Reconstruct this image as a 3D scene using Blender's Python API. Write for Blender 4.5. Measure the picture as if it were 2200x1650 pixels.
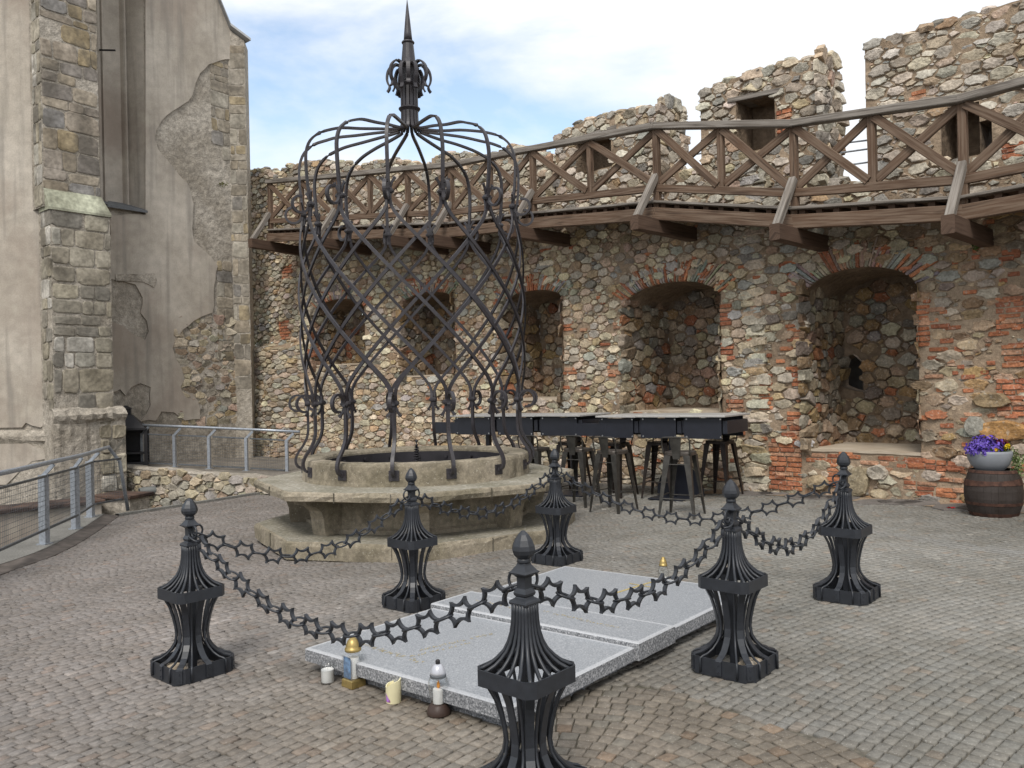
import bpy, math, random
import numpy as np
from math import sin, cos, pi, radians
random.seed(7)
rnd = random.random
def ru(a, b): return a + (b - a) * rnd()
def vec(*a): return np.array(a, float)
def nrm(v): return v / (np.linalg.norm(v) + 1e-12)
for o in list(bpy.data.objects): bpy.data.objects.remove(o)
SC = bpy.context.scene
COL = SC.collection

# ------------------------------------------------------------------ camera
FPX, PITCH, ROLL = 1762.0, 0.00446, -0.02263
CF = vec(0, cos(PITCH), sin(PITCH)); _u0 = vec(0, -sin(PITCH), cos(PITCH)); _r0 = vec(1, 0, 0)
CR = cos(ROLL) * _r0 + sin(ROLL) * _u0
CU = cos(ROLL) * _u0 - sin(ROLL) * _r0
CAM = vec(0, 0, 1.5)
cd = bpy.data.cameras.new('camera'); cam = bpy.data.objects.new('camera', cd); COL.objects.link(cam)
cd.sensor_width = 36; cd.lens = 36 * FPX / 2200; cd.clip_start = 0.05; cd.clip_end = 3000
from mathutils import Matrix, Vector
cam.matrix_world = Matrix(((CR[0], CU[0], -CF[0], 0), (CR[1], CU[1], -CF[1], 0), (CR[2], CU[2], -CF[2], 1.5), (0, 0, 0, 1)))
SC.camera = cam
SC.render.resolution_x = 1024; SC.render.resolution_y = 768
SC.view_settings.view_transform = 'Standard'; SC.view_settings.look = 'None'
SC.view_settings.exposure = 0.45; SC.view_settings.gamma = 1.0

# ------------------------------------------------------------------ world and sun
SUN_EL, SUN_ROT = radians(50), radians(192)      # rotation clockwise from +Y: sun behind the viewer, slightly left
w = bpy.data.worlds.new("World"); SC.world = w; w.use_nodes = True
nt = w.node_tree; nt.nodes.clear()
def N(nt, t, **k):
    n = nt.nodes.new(t)
    for a, b in k.items(): setattr(n, a, b)
    return n
out = N(nt, 'ShaderNodeOutputWorld'); bg = N(nt, 'ShaderNodeBackground'); bg.inputs[1].default_value = 0.112
sky = N(nt, 'ShaderNodeTexSky'); sky.sky_type = 'NISHITA'; sky.sun_disc = False
sky.sun_elevation = SUN_EL; sky.sun_rotation = SUN_ROT; sky.air_density = 1.0; sky.dust_density = 1.2
tc = N(nt, 'ShaderNodeTexCoord'); mp = N(nt, 'ShaderNodeMapping'); mp.inputs['Scale'].default_value = (1.0, 1.0, 2.6)
mp.inputs['Location'].default_value = (1.05, 0.35, 0.20)
nz = N(nt, 'ShaderNodeTexNoise'); nz.inputs['Scale'].default_value = 2.3; nz.inputs['Detail'].default_value = 9; nz.inputs['Roughness'].default_value = 0.55
nz.inputs['Distortion'].default_value = 0.25
cr = N(nt, 'ShaderNodeValToRGB'); cr.color_ramp.elements[0].position = 0.36; cr.color_ramp.elements[1].position = 0.56
cr.color_ramp.elements[0].color = (.04, .04, .04, 1)
sx = N(nt, 'ShaderNodeVectorMath', operation='DOT_PRODUCT'); sx.inputs[1].default_value = (0.24, -0.26, 0.06)   # cloudier to the right and behind
ad = N(nt, 'ShaderNodeMath', operation='ADD'); mz = N(nt, 'ShaderNodeMath', operation='ADD'); mz.inputs[1].default_value = 0.240
mix = N(nt, 'ShaderNodeMixRGB'); mix.inputs[2].default_value = (7, 7, 7.2, 1)
n2 = N(nt, 'ShaderNodeTexNoise'); n2.inputs['Scale'].default_value = 4.5; n2.inputs['Detail'].default_value = 6
cm = N(nt, 'ShaderNodeMixRGB'); cm.inputs[1].default_value = (6.1, 6.4, 6.9, 1); cm.inputs[2].default_value = (7.8, 7.9, 8.0, 1)
hs = N(nt, 'ShaderNodeMixRGB', blend_type='MULTIPLY'); hs.inputs[0].default_value = 1.0; hs.inputs[2].default_value = (2.0, 1.85, 1.65, 1)
L = nt.links.new
L(tc.outputs['Generated'], mp.inputs[0]); L(mp.outputs[0], nz.inputs[0]); L(tc.outputs['Generated'], sx.inputs[0]); L(mp.outputs[0], n2.inputs[0])
L(nz.outputs[0], mz.inputs[0]); L(sx.outputs['Value'], ad.inputs[0]); L(mz.outputs[0], ad.inputs[1])
L(ad.outputs[0], cr.inputs[0]); L(sky.outputs[0], hs.inputs[1]); L(hs.outputs[0], mix.inputs[1]); L(cr.outputs[0], mix.inputs[0])
L(n2.outputs[0], cm.inputs[0]); L(cm.outputs[0], mix.inputs[2]); L(mix.outputs[0], bg.inputs[0]); L(bg.outputs[0], out.inputs[0])
sd = bpy.data.lights.new('sun', 'SUN'); sun = bpy.data.objects.new('sun', sd); COL.objects.link(sun)
sd.energy = 1.9; sd.angle = radians(18); sd.color = (1.0, 0.95, 0.88)
sdir = vec(sin(SUN_ROT) * cos(SUN_EL), cos(SUN_ROT) * cos(SUN_EL), sin(SUN_EL))
sun.rotation_euler = Vector(sdir).to_track_quat('Z', 'Y').to_euler()
sun.location = (-6, -8, 20)

# ------------------------------------------------------------------ camera rays -> places
def ray(x, y): return CF * FPX + CR * (x - 1100) - CU * (y - 825)
GA, GB = 0.02592, -0.00568
def gz(x, y): return GA * x + GB * y
def GP(x, y, h=0.0):
    d = ray(x, y); t = (h - 1.5) / (d[2] - GA * d[0] - GB * d[1]); return CAM + d * t
def PY(x, y, Y):
    d = ray(x, y); return CAM + d * (Y / d[1])
def ZP(x, y, Z):
    d = ray(x, y); return CAM + d * ((Z - 1.5) / d[2])

# ------------------------------------------------------------------ mesh builder
class MB:
    def __init__(s): s.v = []; s.f = []; s.m = []; s.c = []; s.uv = []; s.hasuv = False
    def add(s, vs, fs, mat=0, col=None, uvs=None):
        b = len(s.v); s.v += [tuple(map(float, p)) for p in vs]
        s.c += [col if col is not None else (1, 1, 1)] * len(vs)
        if uvs is not None: s.uv += [tuple(u) for u in uvs]; s.hasuv = True
        else: s.uv += [(0.0, 0.0)] * len(vs)
        for f in fs: s.f.append(tuple(b + i for i in f)); s.m.append(mat)
        return s
    def build(s, name, mats, parent=None, smooth=False, **tagk):
        me = bpy.data.meshes.new(name); me.from_pydata(s.v, [], s.f)
        if not isinstance(mats, (list, tuple)): mats = [mats]
        for m in mats: me.materials.append(m)
        if any(s.m): me.polygons.foreach_set('material_index', s.m)
        a = me.color_attributes.new('Col', 'FLOAT_COLOR', 'POINT')
        arr = np.ones((len(s.v), 4), np.float32); arr[:, :3] = np.array(s.c, np.float32).reshape(-1, 3); a.data.foreach_set('color', arr.ravel())
        if s.hasuv:
            ul = me.uv_layers.new(name='UVMap'); li = np.zeros(len(me.loops), np.int32); me.loops.foreach_get('vertex_index', li)
            ul.data.foreach_set('uv', np.array(s.uv, np.float32)[li].ravel())
        if smooth: me.polygons.foreach_set('use_smooth', [True] * len(me.polygons))
        me.update()
        o = bpy.data.objects.new(name, me); COL.objects.link(o)
        if parent: o.parent = parent
        tag(o, **tagk)
        return o
    # boxes with axes
    def box(s, c, ax, ay, az, mat=0, col=None, bev=0.0):
        """c centre, ax/ay/az half axes (vectors)"""
        c = np.array(c, float)
        if bev <= 0:
            vs = [c + i * ax + j * ay + k * az for i in (-1, 1) for j in (-1, 1) for k in (-1, 1)]
            s.add(vs, [(0, 1, 3, 2), (4, 6, 7, 5), (0, 4, 5, 1), (2, 3, 7, 6), (0, 2, 6, 4), (1, 5, 7, 3)], mat, col)
        else:
            lx, ly, lz = [np.linalg.norm(a) for a in (ax, ay, az)]
            X, Y, Z = ax / lx, ay / ly, az / lz; b = min(bev, lx * .45, ly * .45, lz * .45)
            vs = []; idx = {}
            for i in (-1, 1):
                for j in (-1, 1):
                    for k in (-1, 1):
                        for q in range(3):
                            e = [lx - b, ly - b, lz - b]; e[q] += b
                            idx[(i, j, k, q)] = len(vs); vs.append(c + X * i * e[0] + Y * j * e[1] + Z * k * e[2])
            fs = []
            for q in range(3):
                o1, o2 = [r for r in range(3) if r != q]
                for sg in (-1, 1):
                    loop = []
                    for a1, a2 in ((-1, -1), (1, -1), (1, 1), (-1, 1)):
                        t = [0, 0, 0]; t[q] = sg; t[o1] = a1; t[o2] = a2; loop.append(idx[(*t, q)])
                    fs.append(tuple(loop))
            for q in range(3):      # edge along axis q
                o1, o2 = [r for r in range(3) if r != q]
                for a1 in (-1, 1):
                    for a2 in (-1, 1):
                        lp = []
                        for sg, oo in ((-1, o1), (-1, o2), (1, o2), (1, o1)):
                            t = [0, 0, 0]; t[q] = sg; t[o1] = a1; t[o2] = a2; lp.append(idx[(*t, oo)])
                        fs.append(tuple(lp))
            for i in (-1, 1):
                for j in (-1, 1):
                    for k in (-1, 1): fs.append(tuple(idx[(i, j, k, q)] for q in range(3)))
            s.add(vs, fs, mat, col)
        return s
    def bx(s, c, sx, sy, sz, rot=0, mat=0, col=None, bev=0.0):
        ca, sa = cos(rot), sin(rot)
        return s.box(c, vec(ca, sa, 0) * sx / 2, vec(-sa, ca, 0) * sy / 2, vec(0, 0, sz / 2), mat, col, bev)
    def beam(s, p0, p1, wd, ht, up=(0, 0, 1), mat=0, col=None, ch=0.006, ext=0.0):
        """beam with chamfered long edges and UV along its length (u), v around"""
        p0, p1 = np.array(p0, float), np.array(p1, float); d = nrm(p1 - p0); p0 = p0 - d * ext; p1 = p1 + d * ext
        L_ = np.linalg.norm(p1 - p0); up = np.array(up, float); sd_ = nrm(np.cross(d, up)); u2 = np.cross(sd_, d)
        a, b = wd / 2, ht / 2; c = min(ch, a * .4, b * .4)
        prof = [(a, b - c), (a - c, b), (-a + c, b), (-a, b - c), (-a, -b + c), (-a + c, -b), (a - c, -b), (a, -b + c)]
        per = [0]; 
        for i in range(8):
            q, r = prof[i], prof[(i + 1) % 8]; per.append(per[-1] + math.hypot(q[0] - r[0], q[1] - r[1]))
        off = ru(0, 50); nseg = max(1, int(L_ / 0.5)); vs = []; uv = []
        for k in range(nseg + 1):
            for i in range(9):
                q = prof[i % 8]; jit = ru(-.0015, .0015)
                vs.append(p0 + d * L_ * k / nseg + sd_ * (q[0] + jit) + u2 * (q[1] + jit)); uv.append((off + L_ * k / nseg, off + per[i]))
        fs = [(k * 9 + i, k * 9 + i + 1, (k + 1) * 9 + i + 1, (k + 1) * 9 + i) for k in range(nseg) for i in range(8)]
        fs = [f[::-1] for f in fs]
        fs += [tuple(range(8)), tuple(nseg * 9 + i for i in range(7, -1, -1))]
        s.add(vs, fs, mat, col, uv); return s
    def sweep(s, pts, prof, up=None, mat=0, col=None, closed=False, caps=True, scl=None):
        """prof: list of (a,b) section points; a along side, b along up-ish normal; parallel transport frame"""
        P = [np.array(p, float) for p in pts]; n = len(P)
        T = []
        for i in range(n):
            if closed: t = P[(i + 1) % n] - P[i - 1]
            else: t = P[min(i + 1, n - 1)] - P[max(i - 1, 0)]
            T.append(nrm(t))
        if up is None: up = vec(0, 0, 1) if abs(T[0][2]) < .9 else vec(1, 0, 0)
        upf = up if callable(up) else None
        nn = np.array(up(0) if upf else up, float); nn = nrm(nn - T[0] * (nn @ T[0]))
        vs = []; m = len(prof)
        for i in range(n):
            if upf: nn = np.array(upf(i), float)
            nn = nrm(nn - T[i] * (nn @ T[i])); sd_ = np.cross(T[i], nn)
            k = 1.0 if scl is None else scl[i]
            for a, b in prof: vs.append(P[i] + sd_ * a * k + nn * b * k)
        fs = []
        for i in range(n if closed else n - 1):
            j = (i + 1) % n
            for q in range(m): fs.append((i * m + q, i * m + (q + 1) % m, j * m + (q + 1) % m, j * m + q))
        if caps and not closed: fs += [tuple(range(m - 1, -1, -1)), tuple((n - 1) * m + q for q in range(m))]
        s.add(vs, fs, mat, col); return s
    def tube(s, pts, r, n=8, **k):
        return s.sweep(pts, [(r * cos(2 * pi * i / n), r * sin(2 * pi * i / n)) for i in range(n)], **k)
    def flat(s, pts, wd, th, **k):
        a, b = wd / 2, th / 2
        return s.sweep(pts, [(-a, -b), (a, -b), (a, b), (-a, b)], **k)
    def lathe(s, prof, c=(0, 0, 0), n=24, mat=0, col=None, rot=0.0, capb=True, capt=True, sq=None):
        c = np.array(c, float); vs = []; m = len(prof)
        for r, z in prof:
            for i in range(n):
                a = rot + 2 * pi * i / n; vs.append(c + vec(r * cos(a), r * sin(a), z))
        fs = [(k * n + i, k * n + (i + 1) % n, (k + 1) * n + (i + 1) % n, (k + 1) * n + i) for k in range(m - 1) for i in range(n)]
        if capb: fs.append(tuple(range(n - 1, -1, -1)))
        if capt: fs.append(tuple((m - 1) * n + i for i in range(n)))
        s.add(vs, fs, mat, col); return s
    def torus(s, c, R, r, ax, ay, nR=20, nr=8, sx=1.0, **k):
        pts = [np.array(c) + ax * R * sx * cos(2 * pi * i / nR) + ay * R * sin(2 * pi * i / nR) for i in range(nR)]
        z = np.cross(ax, ay)
        return s.sweep(pts, [(r * cos(2 * pi * i / nr), r * sin(2 * pi * i / nr)) for i in range(nr)], up=z, closed=True, **k)

def tag(o, label=None, category=None, group=None, kind=None):
    if label: o['label'] = label
    if category: o['category'] = category
    if group: o['group'] = group
    if kind: o['kind'] = kind
def thing(name, label, cat, loc=(0, 0, 0), rz=0.0, group=None):
    o = bpy.data.objects.new(name, None); COL.objects.link(o); o.empty_display_size = .1
    o.location = [float(a) for a in loc]; o.rotation_euler = (0, 0, rz); tag(o, label, cat, group); return o
def keep(o, parent):      # parent keeping world-space vertices (parent is an Empty at a location, unrotated)
    o.parent = parent; o.location = -Vector(parent.location) if parent.type == 'EMPTY' else Vector((0, 0, 0)); return o
def dup(root, loc, rz, label):
    kids = {}
    for q in bpy.data.objects: kids.setdefault(q.parent, []).append(q)
    r = root.copy(); COL.objects.link(r); r.location = [float(a) for a in loc]; r.rotation_euler = (0, 0, rz); r['label'] = label
    for ch in kids.get(root, []):
        c = ch.copy(); COL.objects.link(c); c.parent = r
        for g in kids.get(ch, []):
            d = g.copy(); COL.objects.link(d); d.parent = c
    return r

# ------------------------------------------------------------------ materials
def mat(name, base=(.5, .5, .5), rough=.8, metal=0.0, attr=False, noise=None, bump=None, spec=0.35, extra=None, trans=0, ab=None):
    m = bpy.data.materials.new(name); m.use_nodes = True; nt = m.node_tree; b = nt.nodes['Principled BSDF']
    b.inputs['Roughness'].default_value = rough; b.inputs['Metallic'].default_value = metal; b.inputs['Specular IOR Level'].default_value = spec
    b.inputs['Base Color'].default_value = (*base, 1)
    if trans: b.inputs['Transmission Weight'].default_value = trans
    col = None
    tcn = N(nt, 'ShaderNodeTexCoord')
    if attr:
        base = ab or (1, 1, 1)
        a = N(nt, 'ShaderNodeAttribute', attribute_name='Col'); col = a.outputs['Color']
        mm = N(nt, 'ShaderNodeMixRGB', blend_type='MULTIPLY'); mm.inputs[0].default_value = 1; mm.inputs[2].default_value = (*base, 1)
        nt.links.new(col, mm.inputs[1]); col = mm.outputs[0]
    else:
        r = N(nt, 'ShaderNodeRGB'); r.outputs[0].default_value = (*base, 1); col = r.outputs[0]
    coord = tcn.outputs['Object']
    for sc_, lo, hi, det, tint in (noise or []):
        n_ = N(nt, 'ShaderNodeTexNoise'); n_.inputs['Scale'].default_value = sc_; n_.inputs['Detail'].default_value = det
        nt.links.new(coord, n_.inputs[0]); rr = N(nt, 'ShaderNodeValToRGB')
        rr.color_ramp.elements[0].position = .32; rr.color_ramp.elements[1].position = .68
        rr.color_ramp.elements[0].color = (lo * tint[0], lo * tint[1], lo * tint[2], 1); rr.color_ramp.elements[1].color = (hi, hi, hi, 1)
        mm = N(nt, 'ShaderNodeMixRGB', blend_type='MULTIPLY'); mm.inputs[0].default_value = 1
        nt.links.new(n_.outputs[0], rr.inputs[0]); nt.links.new(col, mm.inputs[1]); nt.links.new(rr.outputs[0], mm.inputs[2]); col = mm.outputs[0]
    if extra: col = extra(nt, col, coord, b)
    nt.links.new(col, b.inputs['Base Color'])
    if bump:
        prev = None
        for sc_, st, dist, det in bump:
            n_ = N(nt, 'ShaderNodeTexNoise'); n_.inputs['Scale'].default_value = sc_; n_.inputs['Detail'].default_value = det; nt.links.new(coord, n_.inputs[0])
            bb = N(nt, 'ShaderNodeBump'); bb.inputs['Strength'].default_value = st; bb.inputs['Distance'].default_value = dist
            nt.links.new(n_.outputs[0], bb.inputs['Height'])
            if prev: nt.links.new(prev.outputs[0], bb.inputs['Normal'])
            prev = bb
        nt.links.new(prev.outputs[0], b.inputs['Normal'])
    return m
def ramp_mix(nt, col, fac_out, p0, p1, tint, amount=1.0, blend='MIX'):
    rr = N(nt, 'ShaderNodeValToRGB'); rr.color_ramp.elements[0].position = p0; rr.color_ramp.elements[1].position = p1
    nt.links.new(fac_out, rr.inputs[0]); ml = N(nt, 'ShaderNodeMath', operation='MULTIPLY'); ml.inputs[1].default_value = amount
    nt.links.new(rr.outputs[0], ml.inputs[0]); mm = N(nt, 'ShaderNodeMixRGB', blend_type=blend); mm.inputs[2].default_value = (*tint, 1)
    nt.links.new(ml.outputs[0], mm.inputs[0]); nt.links.new(col, mm.inputs[1]); return mm.outputs[0]
def noise_out(nt, coord, sc_, det=4, dist=0, loc=None):
    n_ = N(nt, 'ShaderNodeTexNoise'); n_.inputs['Scale'].default_value = sc_; n_.inputs['Detail'].default_value = det; n_.inputs['Distortion'].default_value = dist
    nt.links.new(coord, n_.inputs[0]); return n_.outputs[0]
W1 = (1, 1, 1)
M = {}
M['stone'] = mat('rubble_stone', attr=True, ab=(1.15, 1.115, 1.04), rough=.92, noise=[(9, .70, 1.14, 5, W1), (38, .72, 1.18, 5, (1, .98, .95))], bump=[(11, .8, .035, 6), (60, .6, .010, 4)],
    extra=lambda nt, c, co, b: ramp_mix(nt, ramp_mix(nt, c, noise_out(nt, co, 1.1, 4), .55, .75, (.16, .13, .10), .18), noise_out(nt, co, 30, 5, .5), .58, .70, (.56, .52, .45), .40))
M['mortar'] = mat('lime_mortar', (.325, .25, .178), rough=.97, noise=[(1.3, .78, 1.15, 4, (1, .95, .9)), (18, .8, 1.15, 6, W1), (90, .8, 1.15, 3, W1)], bump=[(16, .7, .03, 6), (80, .6, .008, 4)])
M['niche'] = mat('shade_tinted_mortar', (.20, .15, .105), rough=.97, noise=[(1.8, .7, 1.1, 4, (1, .95, .9)), (14, .75, 1.15, 6, W1)], bump=[(11, .8, .05, 6), (60, .6, .01, 4)])  # darker copy of the lime mortar; interior shade is put into its colour
M['sill'] = mat('sill_render', (.50, .43, .34), rough=.95, noise=[(3, .85, 1.08, 4, (1, .95, .9))], bump=[(12, .4, .01, 5)])
M['sett'] = mat('paving_sett', attr=True, ab=(.60, .60, .597), rough=.86, spec=.4, noise=[(.45, .80, 1.12, 4, (1, 1, .97)), (2.6, .84, 1.10, 6, (1, .99, .96)), (40, .78, 1.16, 5, W1)], bump=[(90, .35, .003, 4)],
    extra=lambda nt, c, co, b: ramp_mix(nt, c, noise_out(nt, co, 150, 2), .66, .72, (.55, .53, .5), .5))
M['joint'] = mat('paving_joint', (.125, .113, .094), rough=1, noise=[(.9, .7, 1.2, 4, (1, 1, .8)), (40, .6, 1.2, 4, W1)], bump=[(60, .6, .006, 4)])
M['granite'] = mat('grey_granite', (.33, .345, .365), rough=.35, spec=.5,
    extra=lambda nt, c, co, b: ramp_mix(nt, ramp_mix(nt, c, noise_out(nt, co, 150, 3), .50, .55, (.16, .175, .20), .65), noise_out(nt, co, 95, 4), .56, .61, (.52, .53, .545), .5))
M['granite_side'] = mat('sawn_granite', (.27, .275, .285), rough=.6, spec=.4,
    extra=lambda nt, c, co, b: ramp_mix(nt, ramp_mix(nt, c, noise_out(nt, co, 110, 3), .48, .54, (.10, .105, .115), .85), noise_out(nt, co, 80, 3), .57, .62, (.58, .58, .59), .6))
M['granite_edge'] = mat('granite_edge', (.45, .46, .475), rough=.5, extra=lambda nt, c, co, b: ramp_mix(nt, c, noise_out(nt, co, 115, 3), .50, .55, (.34, .35, .37), .6))
M['gold'] = mat('engraved_gold', (.58, .45, .17), rough=.5, metal=.3, noise=[(90, .6, 1.2, 3, W1)])
M['iron'] = mat('painted_iron', (.020, .0225, .028), rough=.42, spec=.5, noise=[(30, .85, 1.25, 4, W1)], bump=[(120, .12, .002, 3)])
M['forged'] = mat('forged_iron', (.031, .029, .034), rough=.46, spec=.5, noise=[(6, .7, 1.25, 5, (1.1, .95, .9)), (60, .8, 1.2, 4, W1)], bump=[(45, .3, .004, 4)])
M['hood'] = mat('black_sheet', (.022, .021, .023), rough=.5, noise=[(12, .8, 1.2, 4, W1)])
M['galv'] = mat('galvanised_steel', (.36, .39, .43), rough=.42, metal=.55, noise=[(35, .8, 1.15, 4, W1)])
M['dullsteel'] = mat('mesh_steel', (.13, .14, .15), rough=.5, metal=.5, noise=[(20, .8, 1.2, 3, W1)])
M['wellstone'] = mat('well_sandstone', (.275, .238, .182), rough=.95, noise=[(2.4, .62, 1.2, 5, (1, 1, .9)), (22, .75, 1.2, 5, W1), (140, .8, 1.15, 3, W1)], bump=[(7, .35, .03, 5), (60, .6, .006, 5)],
    extra=lambda nt, c, co, b: ramp_mix(nt, ramp_mix(nt, c, noise_out(nt, co, 3.1, 6, .6), .52, .66, (.10, .085, .06), .6), noise_out(nt, co, 55, 5), .62, .70, (.46, .43, .36), .6))
M['welltop'] = mat('well_slab_top', (.265, .245, .20), rough=.95, noise=[(2.0, .75, 1.15, 5, (1, 1, .92)), (30, .75, 1.2, 5, W1)], bump=[(60, .5, .006, 5)],
    extra=lambda nt, c, co, b: ramp_mix(nt, c, noise_out(nt, co, 24, 6, .4), .58, .66, (.50, .48, .43), .6))
M['wellin'] = mat('well_dark', (.03, .028, .032), rough=.4, noise=[(5, .7, 1.2, 4, W1)])
def plaster_extra(nt, c, co, b):
    c = ramp_mix(nt, c, noise_out(nt, co, .55, 5, .4), .50, .68, (.27, .215, .175), .65)
    c = ramp_mix(nt, c, noise_out(nt, co, 2.2, 6, .8), .60, .72, (.46, .42, .35), .5)
    mp = N(nt, 'ShaderNodeMapping'); mp.inputs['Scale'].default_value = (5, 5, .35); nt.links.new(co, mp.inputs[0])
    return ramp_mix(nt, c, noise_out(nt, mp.outputs[0], 1.2, 5), .52, .70, (.20, .185, .165), .55)
M['plaster'] = mat('old_plaster', (.475, .43, .37), rough=.95, noise=[(.8, .82, 1.08, 6, (1, .98, .95)), (6, .86, 1.07, 6, W1), (60, .88, 1.06, 3, W1)], bump=[(5, .25, .02, 5), (70, .3, .004, 4)], extra=plaster_extra)
M['terrace'] = mat('terrace_paving', (.19, .17, .145), rough=.95, noise=[(3, .75, 1.2, 5, W1), (30, .7, 1.25, 5, W1)], bump=[(25, .5, .01, 5)])
M['roughwall'] = mat('bare_rubble_render', (.38, .345, .295), rough=.97, noise=[(1.6, .75, 1.15, 5, (1, .97, .92)), (11, .7, 1.2, 6, W1), (50, .75, 1.2, 4, W1)], bump=[(8, .8, .05, 6), (40, .7, .015, 5)])
M['ashlar'] = mat('ashlar_block', attr=True, ab=(1.05, 1.02, .99), rough=.93, noise=[(2.5, .62, 1.18, 6, (1, .98, .94)), (16, .72, 1.22, 6, W1)], bump=[(12, .5, .02, 5), (80, .5, .006, 4)],
    extra=lambda nt, c, co, b: ramp_mix(nt, c, noise_out(nt, co, 1.7, 6, .5), .50, .66, (.095, .085, .07), .65))
def wood_mat(name, base, light, amt):
    def ex(nt, c, co, b):
        uv = N(nt, 'ShaderNodeUVMap'); mp = N(nt, 'ShaderNodeMapping'); mp.inputs['Scale'].default_value = (1.6, 34, 1); nt.links.new(uv.outputs[0], mp.inputs[0])
        g = noise_out(nt, mp.outputs[0], 1.5, 6, .3)
        c = ramp_mix(nt, c, g, .38, .62, light, amt)
        mp2 = N(nt, 'ShaderNodeMapping'); mp2.inputs['Scale'].default_value = (.7, 9, 1); nt.links.new(uv.outputs[0], mp2.inputs[0])
        c = ramp_mix(nt, c, noise_out(nt, mp2.outputs[0], 2.0, 5, .6), .56, .66, tuple(q * .45 for q in base), .7)
        bb = N(nt, 'ShaderNodeBump'); bb.inputs['Strength'].default_value = .5; bb.inputs['Distance'].default_value = .006
        nt.links.new(g, bb.inputs['Height']); nt.links.new(bb.outputs[0], b.inputs['Normal']); return c
    return mat(name, base, rough=.85, noise=[(1.5, .8, 1.2, 4, W1)], extra=ex)
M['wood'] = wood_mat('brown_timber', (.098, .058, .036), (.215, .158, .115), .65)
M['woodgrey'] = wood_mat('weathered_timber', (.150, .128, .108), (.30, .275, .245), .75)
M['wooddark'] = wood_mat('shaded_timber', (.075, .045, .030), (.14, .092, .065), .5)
M['tabletop'] = mat('table_laminate', (.42, .41, .395), rough=.5, noise=[(25, .93, 1.05, 3, W1)])
M['apron'] = mat('dark_steel_panel', (.014, .016, .024), rough=.42, spec=.5, noise=[(8, .85, 1.15, 3, W1)])
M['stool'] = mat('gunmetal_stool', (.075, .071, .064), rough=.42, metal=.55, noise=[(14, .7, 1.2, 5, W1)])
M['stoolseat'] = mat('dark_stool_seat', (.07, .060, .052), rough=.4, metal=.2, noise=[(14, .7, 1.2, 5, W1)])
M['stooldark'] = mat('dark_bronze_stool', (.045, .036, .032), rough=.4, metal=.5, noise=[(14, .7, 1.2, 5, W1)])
M['bolt'] = mat('steel_bolt', (.45, .45, .45), rough=.35, metal=.9)
M['stave'] = mat('barrel_stave', (.035, .028, .025), rough=.7, noise=[(8, .7, 1.3, 5, (1.1, 1, .9))], bump=[(30, .4, .006, 4)])
M['hoop'] = mat('rusty_hoop', (.075, .036, .024), rough=.8, noise=[(20, .6, 1.3, 5, (.7, .7, .8))], bump=[(60, .3, .003, 4)])
M['pot'] = mat('grey_ceramic', (.24, .255, .28), rough=.55, noise=[(6, .9, 1.05, 3, W1)], bump=[(40, .2, .003, 3)])
M['soil'] = mat('soil', (.03, .022, .015), rough=1)
M['leaf'] = mat('leaf', attr=True, ab=(.7, .7, .7), rough=.6, spec=.3)
M['wax'] = mat('white_wax', (.80, .79, .76), rough=.5)
M['cream'] = mat('cream_wax', (.72, .66, .42), rough=.5)
M['glass'] = mat('clear_glass', (.93, .96, .95), rough=.03, spec=.5, trans=1.0)
M['brass'] = mat('gold_metal', (.42, .31, .12), rough=.42, metal=.7, noise=[(40, .8, 1.1, 3, W1)])
M['silver'] = mat('silver_plastic', (.50, .51, .55), rough=.35, metal=.3)
M['brownplastic'] = mat('brown_plastic', (.055, .035, .028), rough=.45)
M['bluelabel'] = mat('lantern_print', (.13, .24, .40), rough=.5, noise=[(30, .3, 1.6, 3, (1, 1.2, 1.4))])
M['flame'] = mat('printed_flame', (.75, .30, .05), rough=.6)
M['print'] = mat('candle_print', (.25, .12, .36), rough=.6, noise=[(60, .4, 1.8, 2, (1.6, .7, .4))])
M['kerb'] = mat('kerb_granite', (.185, .18, .165), rough=.85, noise=[(4, .8, 1.1, 4, W1), (60, .7, 1.25, 4, W1)], bump=[(50, .5, .006, 4)])
M['darkstrip'] = mat('gutter_stone', (.10, .085, .075), rough=.9, noise=[(8, .7, 1.3, 4, W1)])
M['earth'] = mat('lower_ground', (.13, .12, .10), rough=1, noise=[(.8, .7, 1.2, 5, W1), (20, .7, 1.2, 4, W1)], bump=[(8, .6, .04, 5)])
M['rust'] = mat('rusty_coping', (.085, .052, .038), rough=.9, noise=[(4, .45, 1.35, 5, (.8, .9, 1.1)), (30, .8, 1.2, 4, W1)])
M['lead'] = mat('lead_sheet', (.33, .34, .35), rough=.5, metal=.3, noise=[(5, .85, 1.1, 4, W1)])
M['slate'] = mat('slate_sill', (.12, .125, .13), rough=.7, noise=[(10, .8, 1.2, 4, W1)])
M['pvc'] = mat('grey_pipe', (.13, .135, .13), rough=.6)
M['red'] = mat('red_petal', (.45, .02, .03), rough=.6)
M['flag'] = mat('flagstone', attr=True, ab=(.7, .7, .7), rough=.9, noise=[(6, .8, 1.15, 4, W1), (60, .8, 1.15, 4, W1)], bump=[(40, .4, .004, 4)])

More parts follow.
